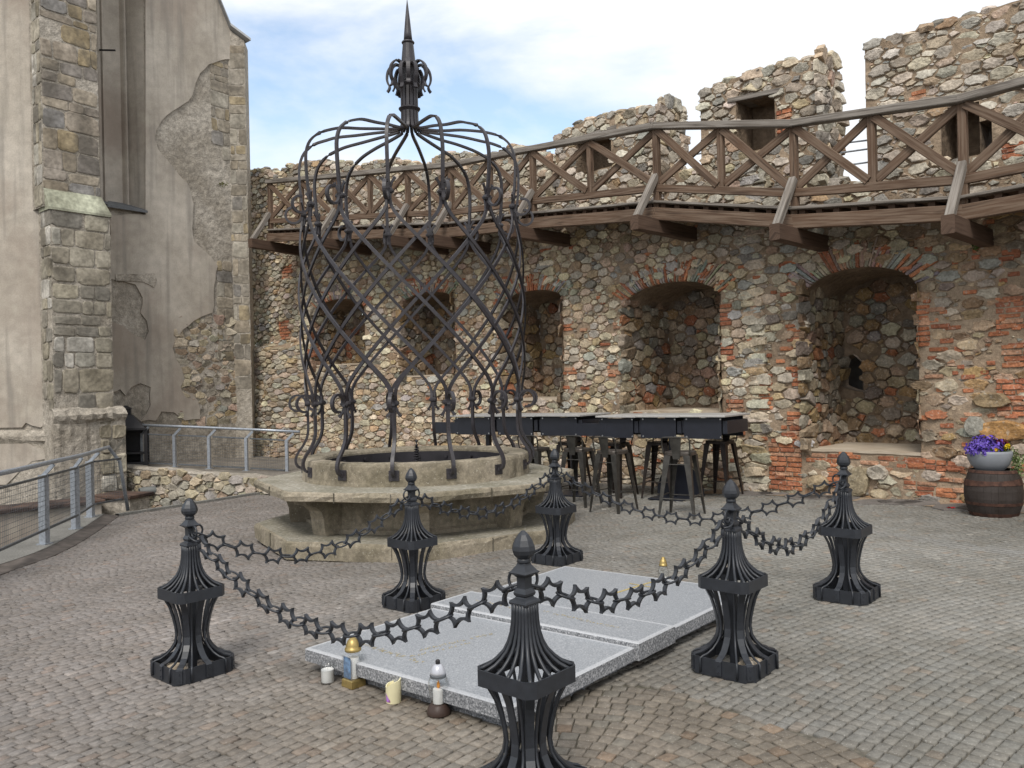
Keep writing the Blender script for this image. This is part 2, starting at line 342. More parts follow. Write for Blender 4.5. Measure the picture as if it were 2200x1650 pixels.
def glassmat():
    m = bpy.data.materials.new('clear_glass'); m.use_nodes = True; nt = m.node_tree; nt.nodes.clear(); o = N(nt, 'ShaderNodeOutputMaterial'); mx_ = N(nt, 'ShaderNodeMixShader')
    t = N(nt, 'ShaderNodeBsdfTransparent'); t.inputs[0].default_value = (.985, .99, .99, 1); g = N(nt, 'ShaderNodeBsdfGlossy'); g.inputs['Roughness'].default_value = .08
    lw = N(nt, 'ShaderNodeLayerWeight'); lw.inputs[0].default_value = .12; nt.links.new(lw.outputs['Facing'], mx_.inputs[0]); nt.links.new(t.outputs[0], mx_.inputs[1]); nt.links.new(g.outputs[0], mx_.inputs[2]); nt.links.new(mx_.outputs[0], o.inputs[0]); return m
M['glass'] = glassmat()
# ================================================================== SETTING: ground
E1 = vec(cos(0.85452), sin(0.85452), 0); E2 = vec(sin(0.85452), -cos(0.85452), 0)
def onground(x, y, h=0.0): return vec(x, y, gz(x, y) + h)
# edge of the courtyard on the left (drop beyond it), near -> far, then behind the well to the wall
EDGE = [(-4.3, -3.0), (-4.55, 4.0), (-4.80, 6.4), (-4.93, 7.84), (-4.95, 8.84), (-5.24, 10.14), (-5.71, 11.77), (-4.35, 13.7), (-3.3, 14.6)]
def smooth_line(P, n=8):
    P = [np.array(p, float) for p in P]; out = []
    for i in range(len(P) - 1):
        p0, p1, p2, p3 = P[max(i - 1, 0)], P[i], P[i + 1], P[min(i + 2, len(P) - 1)]
        for k in range(n):
            t = k / n; out.append(.5 * ((2 * p1) + (-p0 + p2) * t + (2 * p0 - 5 * p1 + 4 * p2 - p3) * t * t + (-p0 + 3 * p1 - 3 * p2 + p3) * t ** 3))
    out.append(P[-1]); return out
EDGES = smooth_line(EDGE[:7], 8) + [np.array(p, float) for p in EDGE[7:]]
court = [tuple(p) for p in EDGES] + [(-2.2, 16.6), (1.0, 14.0), (4.5, 11.3), (7.4, 8.2), (11, 4.5), (11, -3.0)]
def in_poly(x, y, poly):
    x = np.asarray(x); y = np.asarray(y); c = np.zeros(x.shape, bool); n = len(poly)
    for i in range(n):
        x0, y0 = poly[i]; x1, y1 = poly[(i + 1) % n]
        if y0 == y1: continue
        t = ((y0 > y) != (y1 > y)) & (x < (x1 - x0) * (y - y0) / (y1 - y0) + x0); c ^= t
    return c
mb = MB(); n = len(court)
top = [onground(x, y, -.012) for x, y in court]; bot = [vec(x, y, -1.3) for x, y in court]
mb.add(top + bot, [tuple(range(n))[::-1]] + [(i, (i + 1) % n, n + (i + 1) % n, n + i) for i in range(n)])
mb.build('courtyard_ground', M['joint'], kind='structure')
mb = MB(); R_ = 900
mb.add([(-R_, -R_, -1.25), (R_, -R_, -1.25), (R_, R_, -1.25), (-R_, R_, -1.25)], [(0, 1, 2, 3)])
mb.build('lower_ground', M['earth'], kind='structure')
# setts: concentric rows about a far centre, one brown patch laid about its own centre
rs = np.random.RandomState(3)
PC, PR = vec(0.05, 2.85), 1.32
def patch_mask(x, y): return (np.hypot(x - PC[0], y - PC[1]) < PR + .06 * np.sin(7 * np.arctan2(y - PC[1], x - PC[0]))) & (y < 4.35) & (x > -.02)
def setts(center, r0, r1, pitch, l0, l1, amin, amax, keepf, colf, wob):
    V = []; F = []; C = []
    r = r0; base = 0
    while r < r1:
        pr = pitch * rs.uniform(.90, 1.10); da = (l0 + l1) / 2 / (r + pr / 2)
        k = int((amax - amin) / da * 1.15) + 4
        ln = rs.uniform(l0, l1, k); a = amin + np.cumsum(ln) / (r + pr / 2) - rs.uniform(0, da)
        a0 = a[:-1]; a1 = a[1:]; m = a1 < amax; a0 = a0[m]; a1 = a1[m]
        am = (a0 + a1) / 2; xm = center[0] + (r + pr / 2) * np.cos(am); ym = center[1] + (r + pr / 2) * np.sin(am)
        m = keepf(xm, ym); a0 = a0[m]; a1 = a1[m]; xm = xm[m]; ym = ym[m]; nn = len(a0)
        if nn:
            gap = .0036
            tops = []; 
            def pt(aa, rr):
                wv = wob * np.sin(aa * 5.3 + 1.0) + wob * .5 * np.sin(aa * 13.1 + rr * .6)
                rr = rr + wv + rs.uniform(-.004, .004, nn)
                return center[0] + rr * np.cos(aa), center[1] + rr * np.sin(aa)
            g = gap / r
            jj = rs.uniform(-.05, .05, (4, nn)) * da
            cs = [pt(a0 + g + jj[0], r + gap), pt(a1 - g + jj[1], r + gap), pt(a1 - g + jj[2], r + pr - gap), pt(a0 + g + jj[3], r + pr - gap)]
            h = rs.normal(0, .0014, nn) + .0; tx = rs.normal(0, .014, nn); ty = rs.normal(0, .014, nn)
            cx_ = sum(c[0] for c in cs) / 4; cy_ = sum(c[1] for c in cs) / 4
            lay = []
            for ins, dz in ((1.0, -.016), (1.0, -.0028), (.91, 0.0)):
                for (px_, py_) in cs:
                    x = cx_ + (px_ - cx_) * ins; y = cy_ + (py_ - cy_) * ins
                    lay.append(np.stack([x, y, GA * x + GB * y + dz + h + (x - cx_) * tx + (y - cy_) * ty], 1))
            P = np.stack(lay, 1)       # nn,12,3
            V.append(P.reshape(-1, 3)); b = base + np.arange(nn)[:, None] * 12
            q = []
            for i in range(4):
                j = (i + 1) % 4; q += [[i, j, 4 + j, 4 + i], [4 + i, 4 + j, 8 + j, 8 + i]]
            q.append([8, 9, 10, 11])
            F.append((b[:, None, :] + np.array(q)[None]).reshape(-1, 4)); base += nn * 12
            C.append(np.repeat(colf(xm, ym, nn), 12, 0))
        r += pr
    return np.concatenate(V), np.concatenate(F), np.concatenate(C)
def vis(x, y, m=2.6): return (np.abs(x) < .66 * y + m) & (y > 1.0)
cpoly = court
def keep_main(x, y): return in_poly(x, y, cpoly) & vis(x, y) & ~patch_mask(x, y)
def lf(x, y):       # slow colour drift over the yard
    return .5 + .25 * np.sin(x * 1.3 + .5 * y + .7) + .25 * np.sin(.9 * y - .8 * x + 2.0)
def col_main(x, y, nn):
    g = rs.uniform(.93, 1.07, nn)[:, None]; warm = rs.uniform(0, 1, nn)[:, None]
    a = np.array([.335, .305, .290]); b = np.array([.365, .356, .332]); t = np.clip((x + 2.2) / 4.0, 0, 1)[:, None]
    c = (a * (1 - t) + b * t) * g * (1 - .06 * warm * np.array([0, .6, 1.2])) * (.9 + .18 * lf(x, y))[:, None]
    near = np.clip(1 - np.hypot(x + .3, (y - 4.0) * 1.2) / 1.4, 0, 1)[:, None]; c = c * (1 - near * np.array([.02, .10, .22]))
    pk = rs.uniform(0, 1, nn) < .05; c[pk] *= np.array([1.05, .96, .90]); lt = rs.uniform(0, 1, nn) < .012; c[lt] *= 1.3
    # pale mortar-washed row across the yard
    dline = np.abs((y - 7.78) + (x - 3.45) * 1.9) / 2.15; m = (dline < .10) & (x > 1.2) & (x < 6); c[m] = c[m] * .6 + .17
    return c
def col_patch(x, y, nn):
    g = rs.uniform(.80, 1.12, nn)[:, None]; c = np.array([.305, .262, .216]) * g
    pk = rs.uniform(0, 1, nn) < .10; c[pk] *= np.array([1.08, .94, .84]); gr = rs.uniform(0, 1, nn) < .12; c[gr] = c[gr] * .5 + np.array([.12, .115, .10])
    return c
def build_np(name, V, F, C, m, **k):
    me = bpy.data.meshes.new(name); me.vertices.add(len(V)); me.vertices.foreach_set('co', V.astype(np.float32).ravel())
    me.loops.add(F.size); me.loops.foreach_set('vertex_index', F.astype(np.int32).ravel())
    me.polygons.add(len(F)); me.polygons.foreach_set('loop_start', np.arange(0, F.size, 4, dtype=np.int32)); me.polygons.foreach_set('loop_total', np.full(len(F), 4, np.int32))
    me.materials.append(m); me.update(calc_edges=True); me.validate()
    a = me.color_attributes.new('Col', 'FLOAT_COLOR', 'POINT'); arr = np.ones((len(V), 4), np.float32); arr[:, :3] = C; a.data.foreach_set('color', arr.ravel())
    o = bpy.data.objects.new(name, me); COL.objects.link(o); tag(o, **k); return o
V, F, C = setts((7.0, -2.4), 2.0, 24, .060, .060, .090, radians(60), radians(190), keep_main, col_main, .02)
build_np('paving', V, F, C, M['sett'], kind='structure')
V, F, C = setts(PC, .05, 2.6, .074, .060, .088, radians(-10), radians(190), lambda x, y: in_poly(x, y, cpoly) & vis(x, y) & patch_mask(x, y), col_patch, .006)
build_np('paving', V, F, C, M['sett'], kind='structure')
# kerb with dark gutter strip along the drop
def strip(name, line, o0, o1, h0, h1, m):
    mb = MB(); pts = [np.array(p) for p in line]; vs = []
    for i, p in enumerate(pts):
        t = nrm(pts[min(i + 1, len(pts) - 1)] - pts[max(i - 1, 0)]); nn = vec(-t[1], t[0])
        a = p + nn * o0; b = p + nn * o1
        vs += [vec(a[0], a[1], gz(*a) - .05), vec(a[0], a[1], gz(*a) + h0), vec(b[0], b[1], gz(*b) + h1), vec(b[0], b[1], -1.24)]
    fs = [(4 * i + q, 4 * i + q + 1, 4 * i + q + 5, 4 * i + q + 4) for i in range(len(pts) - 1) for q in range(3)]
    mb.add(vs, fs); return mb.build(name, m, kind='structure')
strip('kerb', EDGES[:49], .16, .62, .05, .06, M['kerb'])
strip('gutter', EDGES[:49], -.03, .158, .006, .045, M['darkstrip'])
strip('kerb', [EDGES[48], EDGES[49], EDGES[50]], -.06, .04, .035, .035, M['kerb'])
# flagstones by the foot of the wall
mb = MB(); fr = random.Random(5)
for i in range(15):
    t = i / 14; c = vec(3.2 + 2.9 * t, 11.05 - 3.25 * t + .12 * sin(i * 2.1) - .12, 0); r = .26 + .08 * fr.random(); k = 7; a0 = fr.random() * 6
    P = [(c[0] + (r * (1 + .25 * fr.uniform(-1, 1))) * cos(a0 + 2 * pi * q / k) * 1.1 * .8, c[1] + r * fr.uniform(.75, 1.1) * sin(a0 + 2 * pi * q / k) * .8) for q in range(k)]
    v = [onground(x, y, .012) for x, y in P] + [onground(x, y, -.01) for x, y in P]; g = fr.uniform(.85, 1.1)
    mb.add(v, [tuple(range(k))] + [(q, k + q, k + (q + 1) % k, (q + 1) % k) for q in range(k)], 0, (.27 * g, .245 * g, .225 * g))
mb.build('flagstones', M['flag'], kind='structure')
mb = MB(); L2 = [(2.6, 11.35), (3.3, 11.0), (4.1, 10.15), (4.9, 9.25), (5.5, 8.5), (6.4, 7.6)]
vs = []
for (x, y) in L2: vs += [onground(x + .55, y + .5, .008), onground(x - .20 - .06 * sin(x * 9), y - .2, .006)]
mb.add(vs, [(2 * i, 2 * i + 1, 2 * i + 3, 2 * i + 2) for i in range(len(L2) - 1)])
mb.build('mortar_strip', M['mortar'], kind='structure')

# ================================================================== TOMB
B0 = vec(-1.8495, 4.6666)
def grid(a, b, h=0.0): q = B0 + E1[:2] * a + E2[:2] * b; return onground(q[0], q[1], h)
TS = 1.5 / 1.75
tomb = thing('tomb_slab', 'low grey granite tomb of three slabs between the iron bollards', 'tomb', grid(1.6, 1.35))
def slab(name, a0, a1, b0, b1, z0, z1, bev=.006):
    mb = MB(); P = [(a0, b0), (a1, b0), (a1, b1), (a0, b1)]; c = ((a0 + a1) / 2, (b0 + b1) / 2)
    vs = [grid(a, b, z0) for a, b in P] + [grid(a, b, z1 - bev) for a, b in P] + [grid(a + bev * np.sign(c[0] - a), b + bev * np.sign(c[1] - b), z1) for a, b in P]
    mb.add(vs, [(i, (i + 1) % 4, 4 + (i + 1) % 4, 4 + i) for i in range(4)], 1)
    e_ = .024; inr = [grid(a + e_ * np.sign(c[0] - a), b + e_ * np.sign(c[1] - b), z1) for a, b in P]
    mb.add(vs + inr, [(4 + i, 4 + (i + 1) % 4, 8 + (i + 1) % 4, 8 + i) for i in range(4)] + [(8 + i, 8 + (i + 1) % 4, 12 + (i + 1) % 4, 12 + i) for i in range(4)], 2)
    mb.add(inr, [(0, 1, 2, 3)], 0)
    return keep(mb.build(name, [M['granite'], M['granite_side'], M['granite_edge']]), tomb)
A0, A1, A2, A3, Bn, Bf = .372, 1.355, 1.735, 2.76, 2.085, .552
slab('plinth', A0 + .07, A3 - .07, Bf + .07, Bn - .09, -.03, .058)
front = slab('front_slab', A0, A1, Bf, Bn, .060, .129)
mid_s = slab('middle_slab', A1 + .002, A2, Bf - .025, Bn + .025, .060, .154)
back_s = slab('back_slab', A2 + .002, A3, Bf, Bn, .060, .131)
mb = MB()   # engraved cross
def ribbon(mb, a0, b0, a1, b1, wd, h):
    p, q = grid(a0, b0, h), grid(a1, b1, h); d = nrm(q - p); s = nrm(np.cross(d, vec(0, 0, 1))) * wd / 2
    mb.add([p - s, p + s, q + s, q - s], [(0, 1, 2, 3)])
g1 = B0; 
pc1 = GP(1318, 1276, .13)[:2] - B0; pc2 = GP(1400, 1251, .13)[:2] - B0; pm1 = GP(1352, 1254, .13)[:2] - B0; pm2 = GP(1398, 1262, .13)[:2] - B0
ga = lambda p: (p @ E1[:2], p @ E2[:2])
ribbon(mb, *ga(pc1), *ga(pc2), .020, .1325); ribbon(mb, *ga(pm1), *ga(pm2), .016, .1330)
keep(mb.build('engraved_cross', M['gold']), back_s)
def text_line(parent, px0, px1, top, n, hgt, seed):
    """worn inscription, too faint to read: a row of short gold strokes"""
    rr = random.Random(seed); p0 = GP(*px0, top)[:2] - B0; p1 = GP(*px1, top)[:2] - B0; mb = MB(); d = (p1 - p0)
    L_ = np.linalg.norm(d); d = d / L_; s = vec(-d[1], d[0])
    for i in range(n):
        if rr.random() < .14: continue
        c = p0 + d * L_ * (i + .5) / n
        for k in range(2):
            a = c + s * hgt * rr.uniform(-.5, .1) + d * rr.uniform(-.3, .3) * L_ / n; b = a + s * hgt * rr.uniform(.2, .6) + d * rr.uniform(-.4, .4) * L_ / n
            ribbon(mb, *ga(a), *ga(b), .0035, top + .0025 + .0004 * k)
    keep(mb.build('inscription', M['gold']), parent)
text_line(mid_s, (1160, 1312), (1330, 1350), .154, 26, .035, 1)
text_line(mid_s, (1020, 1290), (1100, 1306), .154, 12, .03, 2)
text_line(front, (780, 1385), (910, 1425), .129, 20, .05, 3)
text_line(front, (900, 1398), (1060, 1362), .129, 24, .035, 4)
text_line(front, (880, 1412), (1010, 1382), .129, 18, .03, 5)

# ================================================================== BOLLARDS
S1, S2 = 1.68256, 2.49035
KR = [(.034, .722), (.0345, .69), (.036, .655), (.041, .615), (.050, .58), (.063, .55), (.083, .524), (.103, .504), (.124, .491), (.137, .484)]
KL = [(.134, .452), (.120, .425), (.098, .375), (.084, .32), (.074, .265), (.070, .223), (.076, .18), (.091, .15), (.115, .120), (.146, .098), (.172, .090), (.1835, .082), (.1845, .012)]
def bollard_parts(root):
    # chamfered square bands
    def band(name, hs, z0, z1, ch, th=.006):
        mb = MB(); out_ = []
        for (x, y) in ((hs, hs - ch), (hs - ch, hs), (-hs + ch, hs), (-hs, hs - ch), (-hs, -hs + ch), (-hs + ch, -hs), (hs - ch, -hs), (hs, -hs + ch)): out_.append((x, y))
        inn = [(x * (1 - th / hs), y * (1 - th / hs)) for x, y in out_]
        v = [(x, y, z0) for x, y in out_] + [(x, y, z1) for x, y in out_] + [(x, y, z1) for x, y in inn] + [(x, y, z0) for x, y in inn]
        f = []
        for i in range(8):
            j = (i + 1) % 8; f += [(i, j, 8 + j, 8 + i), (8 + i, 8 + j, 16 + j, 16 + i), (16 + i, 16 + j, 24 + j, 24 + i), (24 + i, 24 + j, j, i)]
        mb.add(v, f); return mb.build(name, M['iron'], root)
    band('collar_band', .142, .430, .490, .030)
    base = band('base_box', .180, .0, .088, .045)
    mb = MB()
    mb.bx((0, 0, .37), .036, .036, .72); mb.build('core_post', M['iron'], root)
    # square turned shaft, cap plate, flare plate, finial: 4- and 8-sided lathes
    r2 = math.sqrt(2); q45 = pi / 4
    mb = MB(); mb.lathe([(h * r2, z) for h, z in [(.040, .718), (.042, .726), (.040, .733), (.026, .742), (.022, .748)]], n=4, rot=q45); mb.build('cap_plate', M['iron'], root)
    mb = MB(); mb.lathe([(h * r2, z) for h, z in [(.022, .745), (.028, .752), (.0295, .760), (.026, .769), (.020, .777), (.0195, .800), (.020, .817), (.029, .826), (.040, .832), (.041, .836), (.034, .842), (.020, .862), (.017, .872)]], n=4, rot=q45); mb.build('shaft', M['iron'], root)
    mb = MB(); mb.lathe([(.024, .870), (.027, .875), (.024, .880), (.026, .885)], n=16); mb.build('neck_ring', M['iron'], root, smooth=True)
    mb = MB(); mb.lathe([(.018, .884), (.030, .891), (.041, .903), (.0455, .918), (.043, .934), (.034, .955), (.021, .974), (.006, .988)], n=8, rot=pi / 8); mb.build('finial', M['iron'], root)
    # rods above, straps below
    def rod(dx, dy, tr):
        mb = MB(); pts = []
        for h, z in KR:
            x, y = dx * h, dy * h; pts.append((x, y, z))
        mb.tube(pts, .0078, 6, up=vec(dy, -dx, 0) if abs(dx) != abs(dy) else vec(1, -1, 0)); mb.build('upper_rod', M['iron'], root, smooth=True)
    F5 = (-.60, -.20, .20, .60)
    for d in [(1, t) for t in F5] + [(-1, t) for t in F5] + [(t, 1) for t in F5] + [(t, -1) for t in F5] + [(s_, t_) for s_ in (-.90, .90) for t_ in (-.90, .90)]: rod(d[0], d[1], 0)
    dirs = [(1, t) for t in (-.55, 0, .55)] + [(-1, t) for t in (-.55, 0, .55)] + [(t, 1) for t in (-.55, 0, .55)] + [(t, -1) for t in (-.55, 0, .55)] + [(s_, t_) for s_ in (-.88, .88) for t_ in (-.88, .88)]
    for (dx, dy) in dirs:
        mid_ = min(abs(dx), abs(dy)) < .01; cor = abs(abs(dx) - abs(dy)) < .01
        mb = MB(); pts = [(dx * h, dy * h, z) for h, z in KL]
        if cor: pts = [(dx * h * .985, dy * h * .985, z) for h, z in KL]
        side = vec(1 if abs(dy) > abs(dx) else 0, 0 if abs(dy) > abs(dx) else 1, 0) if not cor else vec(dx, -dy, 0) / 1.2
        outn = vec(np.sign(dx) if abs(dx) >= abs(dy) or cor else 0, np.sign(dy) if abs(dy) > abs(dx) or cor else 0, 0)
        if mid_ or cor:
            mb.flat(pts, .033, .006, up=lambda i, o=outn: vec(o[0], o[1], .35)); s_o = mb.build('strap', M['iron'], root)
            for z in (.028, .062):
                mb = MB(); c = np.array(pts[-1]); c[2] = z; c = c + nrm(outn) * .003
                a1 = nrm(outn); mb.sweep([c, c + a1 * .004], [(.0045 * cos(q * pi / 3), .0045 * sin(q * pi / 3)) for q in range(6)], up=vec(0, 0, 1)); mb.build('rivet', M['iron'], s_o)
        else:
            mb.tube(pts, .0064, 6, up=vec(dy, -dx, 0)); mb.build('lower_rod', M['iron'], root, smooth=True)
bl = ['iron cage bollard with egg finial, standing alone on the left by the glass candles',
      'iron cage bollard in front of the stone well bench, back row middle',
      'iron cage bollard farthest back, between the stone well and the bar stools',
      'nearest iron cage bollard, its base cut off by the bottom of the picture',
      'iron cage bollard at the right long side of the tomb, middle of the front row',
      'iron cage bollard farthest right, in front of the big wall niche']
BPOS = []
for i in range(6): q = B0 + E1[:2] * S1 * (i % 3) + E2[:2] * S2 * (i // 3); BPOS.append(onground(q[0], q[1]))
ROTB = 0.85452
b_first = thing('iron_bollard', bl[0], 'bollard', BPOS[0], ROTB, 'iron bollards round the tomb'); bollard_parts(b_first)
bolls = [b_first] + [dup(b_first, BPOS[i], ROTB, bl[i]) for i in range(1, 6)]
# shaft rings and chains
mb = MB(); mb.torus((0, 0, 0), .033, .0058, vec(1, 0, 0), vec(0, 0, 1), sx=.9); ring_me = mb.build('chain_ring', M['iron'], smooth=True); ring_mesh = ring_me.data; bpy.data.objects.remove(ring_me)
# star link: six-cusped plate
def star_mesh():
    cus = [(.0840, 0), (.045, .052), (-.045, .052), (-.0840, 0), (-.045, -.052), (.045, -.052)]
    amt = [.34, .34, .34, .34, .34, .34]; out_ = []; inn = []
    for i in range(6):
        a, b = np.array(cus[i]), np.array(cus[(i + 1) % 6]); m_ = (a + b) / 2; inward = -m_ / np.linalg.norm(m_); L_ = np.linalg.norm(b - a)
        for k in range(7):
            t = k / 7; p = a + (b - a) * t + inward * amt[i] * L_ * 4 * t * (1 - t) * .62
            bump_ = .006 * math.exp(-((t - .12) / .08) ** 2) if i in (0, 3) else (.006 * math.exp(-((t - .88) / .08) ** 2) if i in (2, 5) else 0)
            out_.append(p * (1 + 0 * t) - inward * bump_ * .6)
            w_ = .0115 if not (k == 0) else .021
            nrm_in = inward if k else -a / np.linalg.norm(a)
            inn.append(p + nrm_in * w_)
    n_ = len(out_); th = .0085; mb = MB()
    v = [(p[0], -th, p[1]) for p in out_] + [(p[0], th, p[1]) for p in out_] + [(p[0], th, p[1]) for p in inn] + [(p[0], -th, p[1]) for p in inn]
    f = []
    for i in range(n_):
        j = (i + 1) % n_; f += [(i, j, n_ + j, n_ + i), (n_ + i, n_ + j, 2 * n_ + j, 2 * n_ + i), (2 * n_ + i, 2 * n_ + j, 3 * n_ + j, 3 * n_ + i), (3 * n_ + i, 3 * n_ + j, j, i)]
    mb.add(v, f); o = mb.build('star_link', M['iron']); me = o.data; bpy.data.objects.remove(o); return me
star_me = star_mesh()
mb = MB(); mb.torus((0, 0, 0), .030, .0056, vec(1, 0, 0), vec(0, 1, 0), sx=1.55); o = mb.build('oval_ring', M['iron'], smooth=True); oval_me = o.data; bpy.data.objects.remove(o)
def place_mesh(name, me, parent, p, X, Z):
    Y = nrm(np.cross(Z, X)); Z = np.cross(X, Y); o = bpy.data.objects.new(name, me); COL.objects.link(o); o.parent = parent
    Mx = Matrix(((X[0], Y[0], Z[0], p[0]), (X[1], Y[1], Z[1], p[1]), (X[2], Y[2], Z[2], p[2]), (0, 0, 0, 1)))
    o.matrix_parent_inverse = Matrix.Identity(4); o.matrix_basis = parent.matrix_basis.inverted() @ Mx; return o
def chain(a, b, hmin, tmin, label):
    pa, pb = BPOS[a] + vec(0, 0, 0), BPOS[b] + vec(0, 0, 0); d = pb - pa; d[2] = 0; d = nrm(d)
    ca, cb = pa + d * .046 + vec(0, 0, .798), pb - d * .046 + vec(0, 0, .798)
    for bo, c in ((a, ca), (b, cb)):
        X = d; place_mesh('chain_ring', ring_mesh, bolls[bo], c, X, vec(0, 0, 1.0))
    ea, eb = ca + d * .012 - vec(0, 0, .030), cb - d * .012 - vec(0, 0, .030)
    # parabola with lowest point near tmin
    gm = (pa * (1 - tmin) + pb * tmin)[2]; zm = gm + hmin; L_ = np.linalg.norm((eb - ea)[:2]); ts = [k / 200 for k in range(201)]
    sag = ((ea * (1 - .5) + eb * .5)[2] - zm)
    P = []
    for t in ts:
        p = ea * (1 - t) + eb * t; p[2] -= sag * 4 * t * (1 - t) * (.85 + .15 * 4 * t * (1 - t)); P.append(p)
    cum = [0]
    for i in range(200): cum.append(cum[-1] + np.linalg.norm(P[i + 1] - P[i]))
    T = cum[-1]; nl = round((T - .03) / .203); pitch = T / nl
    root = thing('iron_chain', label, 'chain', P[0], 0, 'star link chains between the bollards')
    bpy.context.view_layer.update()
    def at(s_):
        s_ = min(max(s_, 0), T); i = min(int(np.searchsorted(cum, s_)), 200); i = max(i, 1); f_ = (s_ - cum[i - 1]) / max(cum[i] - cum[i - 1], 1e-9)
        return P[i - 1] * (1 - f_) + P[i] * f_, nrm(P[i] - P[i - 1])
    rr = random.Random(a * 7 + b)
    for k in range(nl + 1):
        p, t = at(k * pitch); sd_ = nrm(np.cross(t, vec(0, 0, 1))); up_ = np.cross(sd_, t); an = rr.uniform(-.35, .35)
        place_mesh('oval_ring', oval_me, root, p, t, nrm(up_ * cos(an) + sd_ * sin(an)))
        if k < nl:
            p, t = at((k + .5) * pitch); sd_ = nrm(np.cross(t, vec(0, 0, 1))); up_ = np.cross(sd_, t); an = rr.uniform(-.22, .22)
            place_mesh('star_link', star_me, root, p, t, nrm(up_ * cos(an) + sd_ * sin(an)))
chain(0, 3, .425, .58, 'star link chain hanging over the two front lanterns and the near edge of the tomb')
chain(0, 1, .526, .40, 'star link chain from the far left bollard to the one before the well bench')
chain(1, 2, .557, .40, 'star link chain seen against the shaded side of the stone well')
chain(2, 5, .450, .55, 'long star link chain in front of the feet of the bar stools')
chain(4, 5, .505, .45, 'short star link chain between the two right hand bollards')
chain(3, 4, .578, .40, 'star link chain hanging over the far half of the tomb')

# ================================================================== WELL
WX, WY = -1.081, 9.197
well = thing('well', 'octagonal sandstone well under a tall wrought iron lattice cage', 'well', (WX, WY, gz(WX, WY)))
def ringz(c, R, n_, ph, z, kx=1.0): return [vec(WX + R * sin(ph + 2 * pi * i / n_), WY - R * cos(ph + 2 * pi * i / n_), z) for i in range(n_)]
def octa(name, prof, ph, m, n_=8, per=10, rad=None, mats=None):
    """prof: list of (R,z); octagon outline subdivided and roughened"""
    mb = MB(); rr = random.Random(hash(name) % 99); vs = []; K = n_ * per
    offs = [[rr.uniform(-.008, .008) for _ in range(K)] for _ in prof]
    for j, (R, z) in enumerate(prof):
        cs = ringz(None, R, n_, ph, z)
        for i in range(n_):
            a, b = cs[i], cs[(i + 1) % n_]
            for k in range(per):
                p = a * (1 - k / per) + b * k / per; o_ = offs[j][i * per + k]; dv = p - vec(WX, WY, z); dl = np.linalg.norm(dv) + 1e-9
                p = p + dv / dl * o_ + vec(0, 0, rr.uniform(-.003, .003)); vs.append(p)
    fs = [(j * K + i, j * K + (i + 1) % K, (j + 1) * K + (i + 1) % K, (j + 1) * K + i) for j in range(len(prof) - 1) for i in range(K)]
    mi = m if isinstance(m, list) else [m]
    mb.add(vs, fs[:], 0)
    if len(mi) > 1:
        for q in range(len(mb.m)):
            if q // K in mats: mb.m[q] = 1
    return keep(mb.build(name, mi), well)
PH = .118
octa('base_step', [(1.60, gz(WX, WY) - .12), (1.785, gz(WX, WY) - .0), (1.785, .045), (1.775, .075), (1.755, .086), (1.2, .084)], PH, [M['wellstone'], M['welltop']], mats=[4])
octa('pedestal', [(1.26, .06), (1.26, .12), (1.22, .14), (1.22, .42), (1.28, .45), (1.28, .47)], PH, M['wellstone'])
octa('bench_slab', [(1.30, .452), (1.70, .453), (1.775, .470), (1.785, .515), (1.770, .547), (1.745, .556), (1.15, .562)], PH, [M['wellstone'], M['welltop']], mats=[5])
# joints cut in the slab edges
mb = MB()
for R0, z0, z1 in ((1.79, .458, .552), (1.79, -.05, .08)):
    cs = ringz(None, R0 + .001, 8, PH, 0)
    for i in range(8):
        for t in (.38, .80) if i % 2 else (.55,):
            p = cs[i] * (1 - t) + cs[(i + 1) % 8] * t; d = nrm(cs[(i + 1) % 8] - cs[i]); mb.box(vec(p[0], p[1], (z0 + z1) / 2) + nrm(p - vec(WX, WY, 0)) * -.004, d * .003, nrm(vec(p[0] - WX, p[1] - WY, 0)) * .006, vec(0, 0, (z1 - z0) / 2)); keep(mb.build('joint', M['joint']), well); mb = MB()
# consoles at the corners
for i in range(8):
    a = PH + pi / 4 * i; dr = vec(sin(a), -cos(a), 0); sd_ = vec(cos(a), sin(a), 0); mb = MB()
    prof = [(1.15, .452), (1.62, .452), (1.60, .41), (1.50, .385), (1.43, .33), (1.40, .25), (1.395, .16), (1.38, .085), (1.15, .085)]
    base_ = vec(WX, WY, 0); hw = .10
    v = [base_ + dr * r + sd_ * s_ * hw + vec(0, 0, z) for s_ in (-1, 1) for r, z in prof]; k = len(prof)
    mb.add(v, [tuple(range(k)), tuple(range(2 * k - 1, k - 1, -1))] + [(q, k + q, k + (q + 1) % k, (q + 1) % k) for q in range(k)])
    keep(mb.build('console', M['wellstone']), well)
# ring wall of curved blocks
nR = 96; mb = MB(); prof = [(1.02, .30), (1.02, .755), (1.035, .778), (1.06, .786), (1.215, .790), (1.238, .780), (1.246, .755), (1.250, .60), (1.258, .545)]
rr = random.Random(4); vs = []
for j, (r, z) in enumerate(prof):
    for i in range(nR):
        jo = -.010 if (i % 12 == 5 and j > 2) else 0.0
        a = 2 * pi * i / nR; q = r + jo + rr.uniform(-.003, .003); vs.append(vec(WX + q * sin(a), WY - q * cos(a), z + rr.uniform(-.003, .003)))
fs = [(j * nR + i, j * nR + (i + 1) % nR, (j + 1) * nR + (i + 1) % nR, (j + 1) * nR + i) for j in range(len(prof) - 1) for i in range(nR)]
mb.add(vs, [f[::-1] for f in fs]); keep(mb.build('ring_wall', M['wellstone']), well)
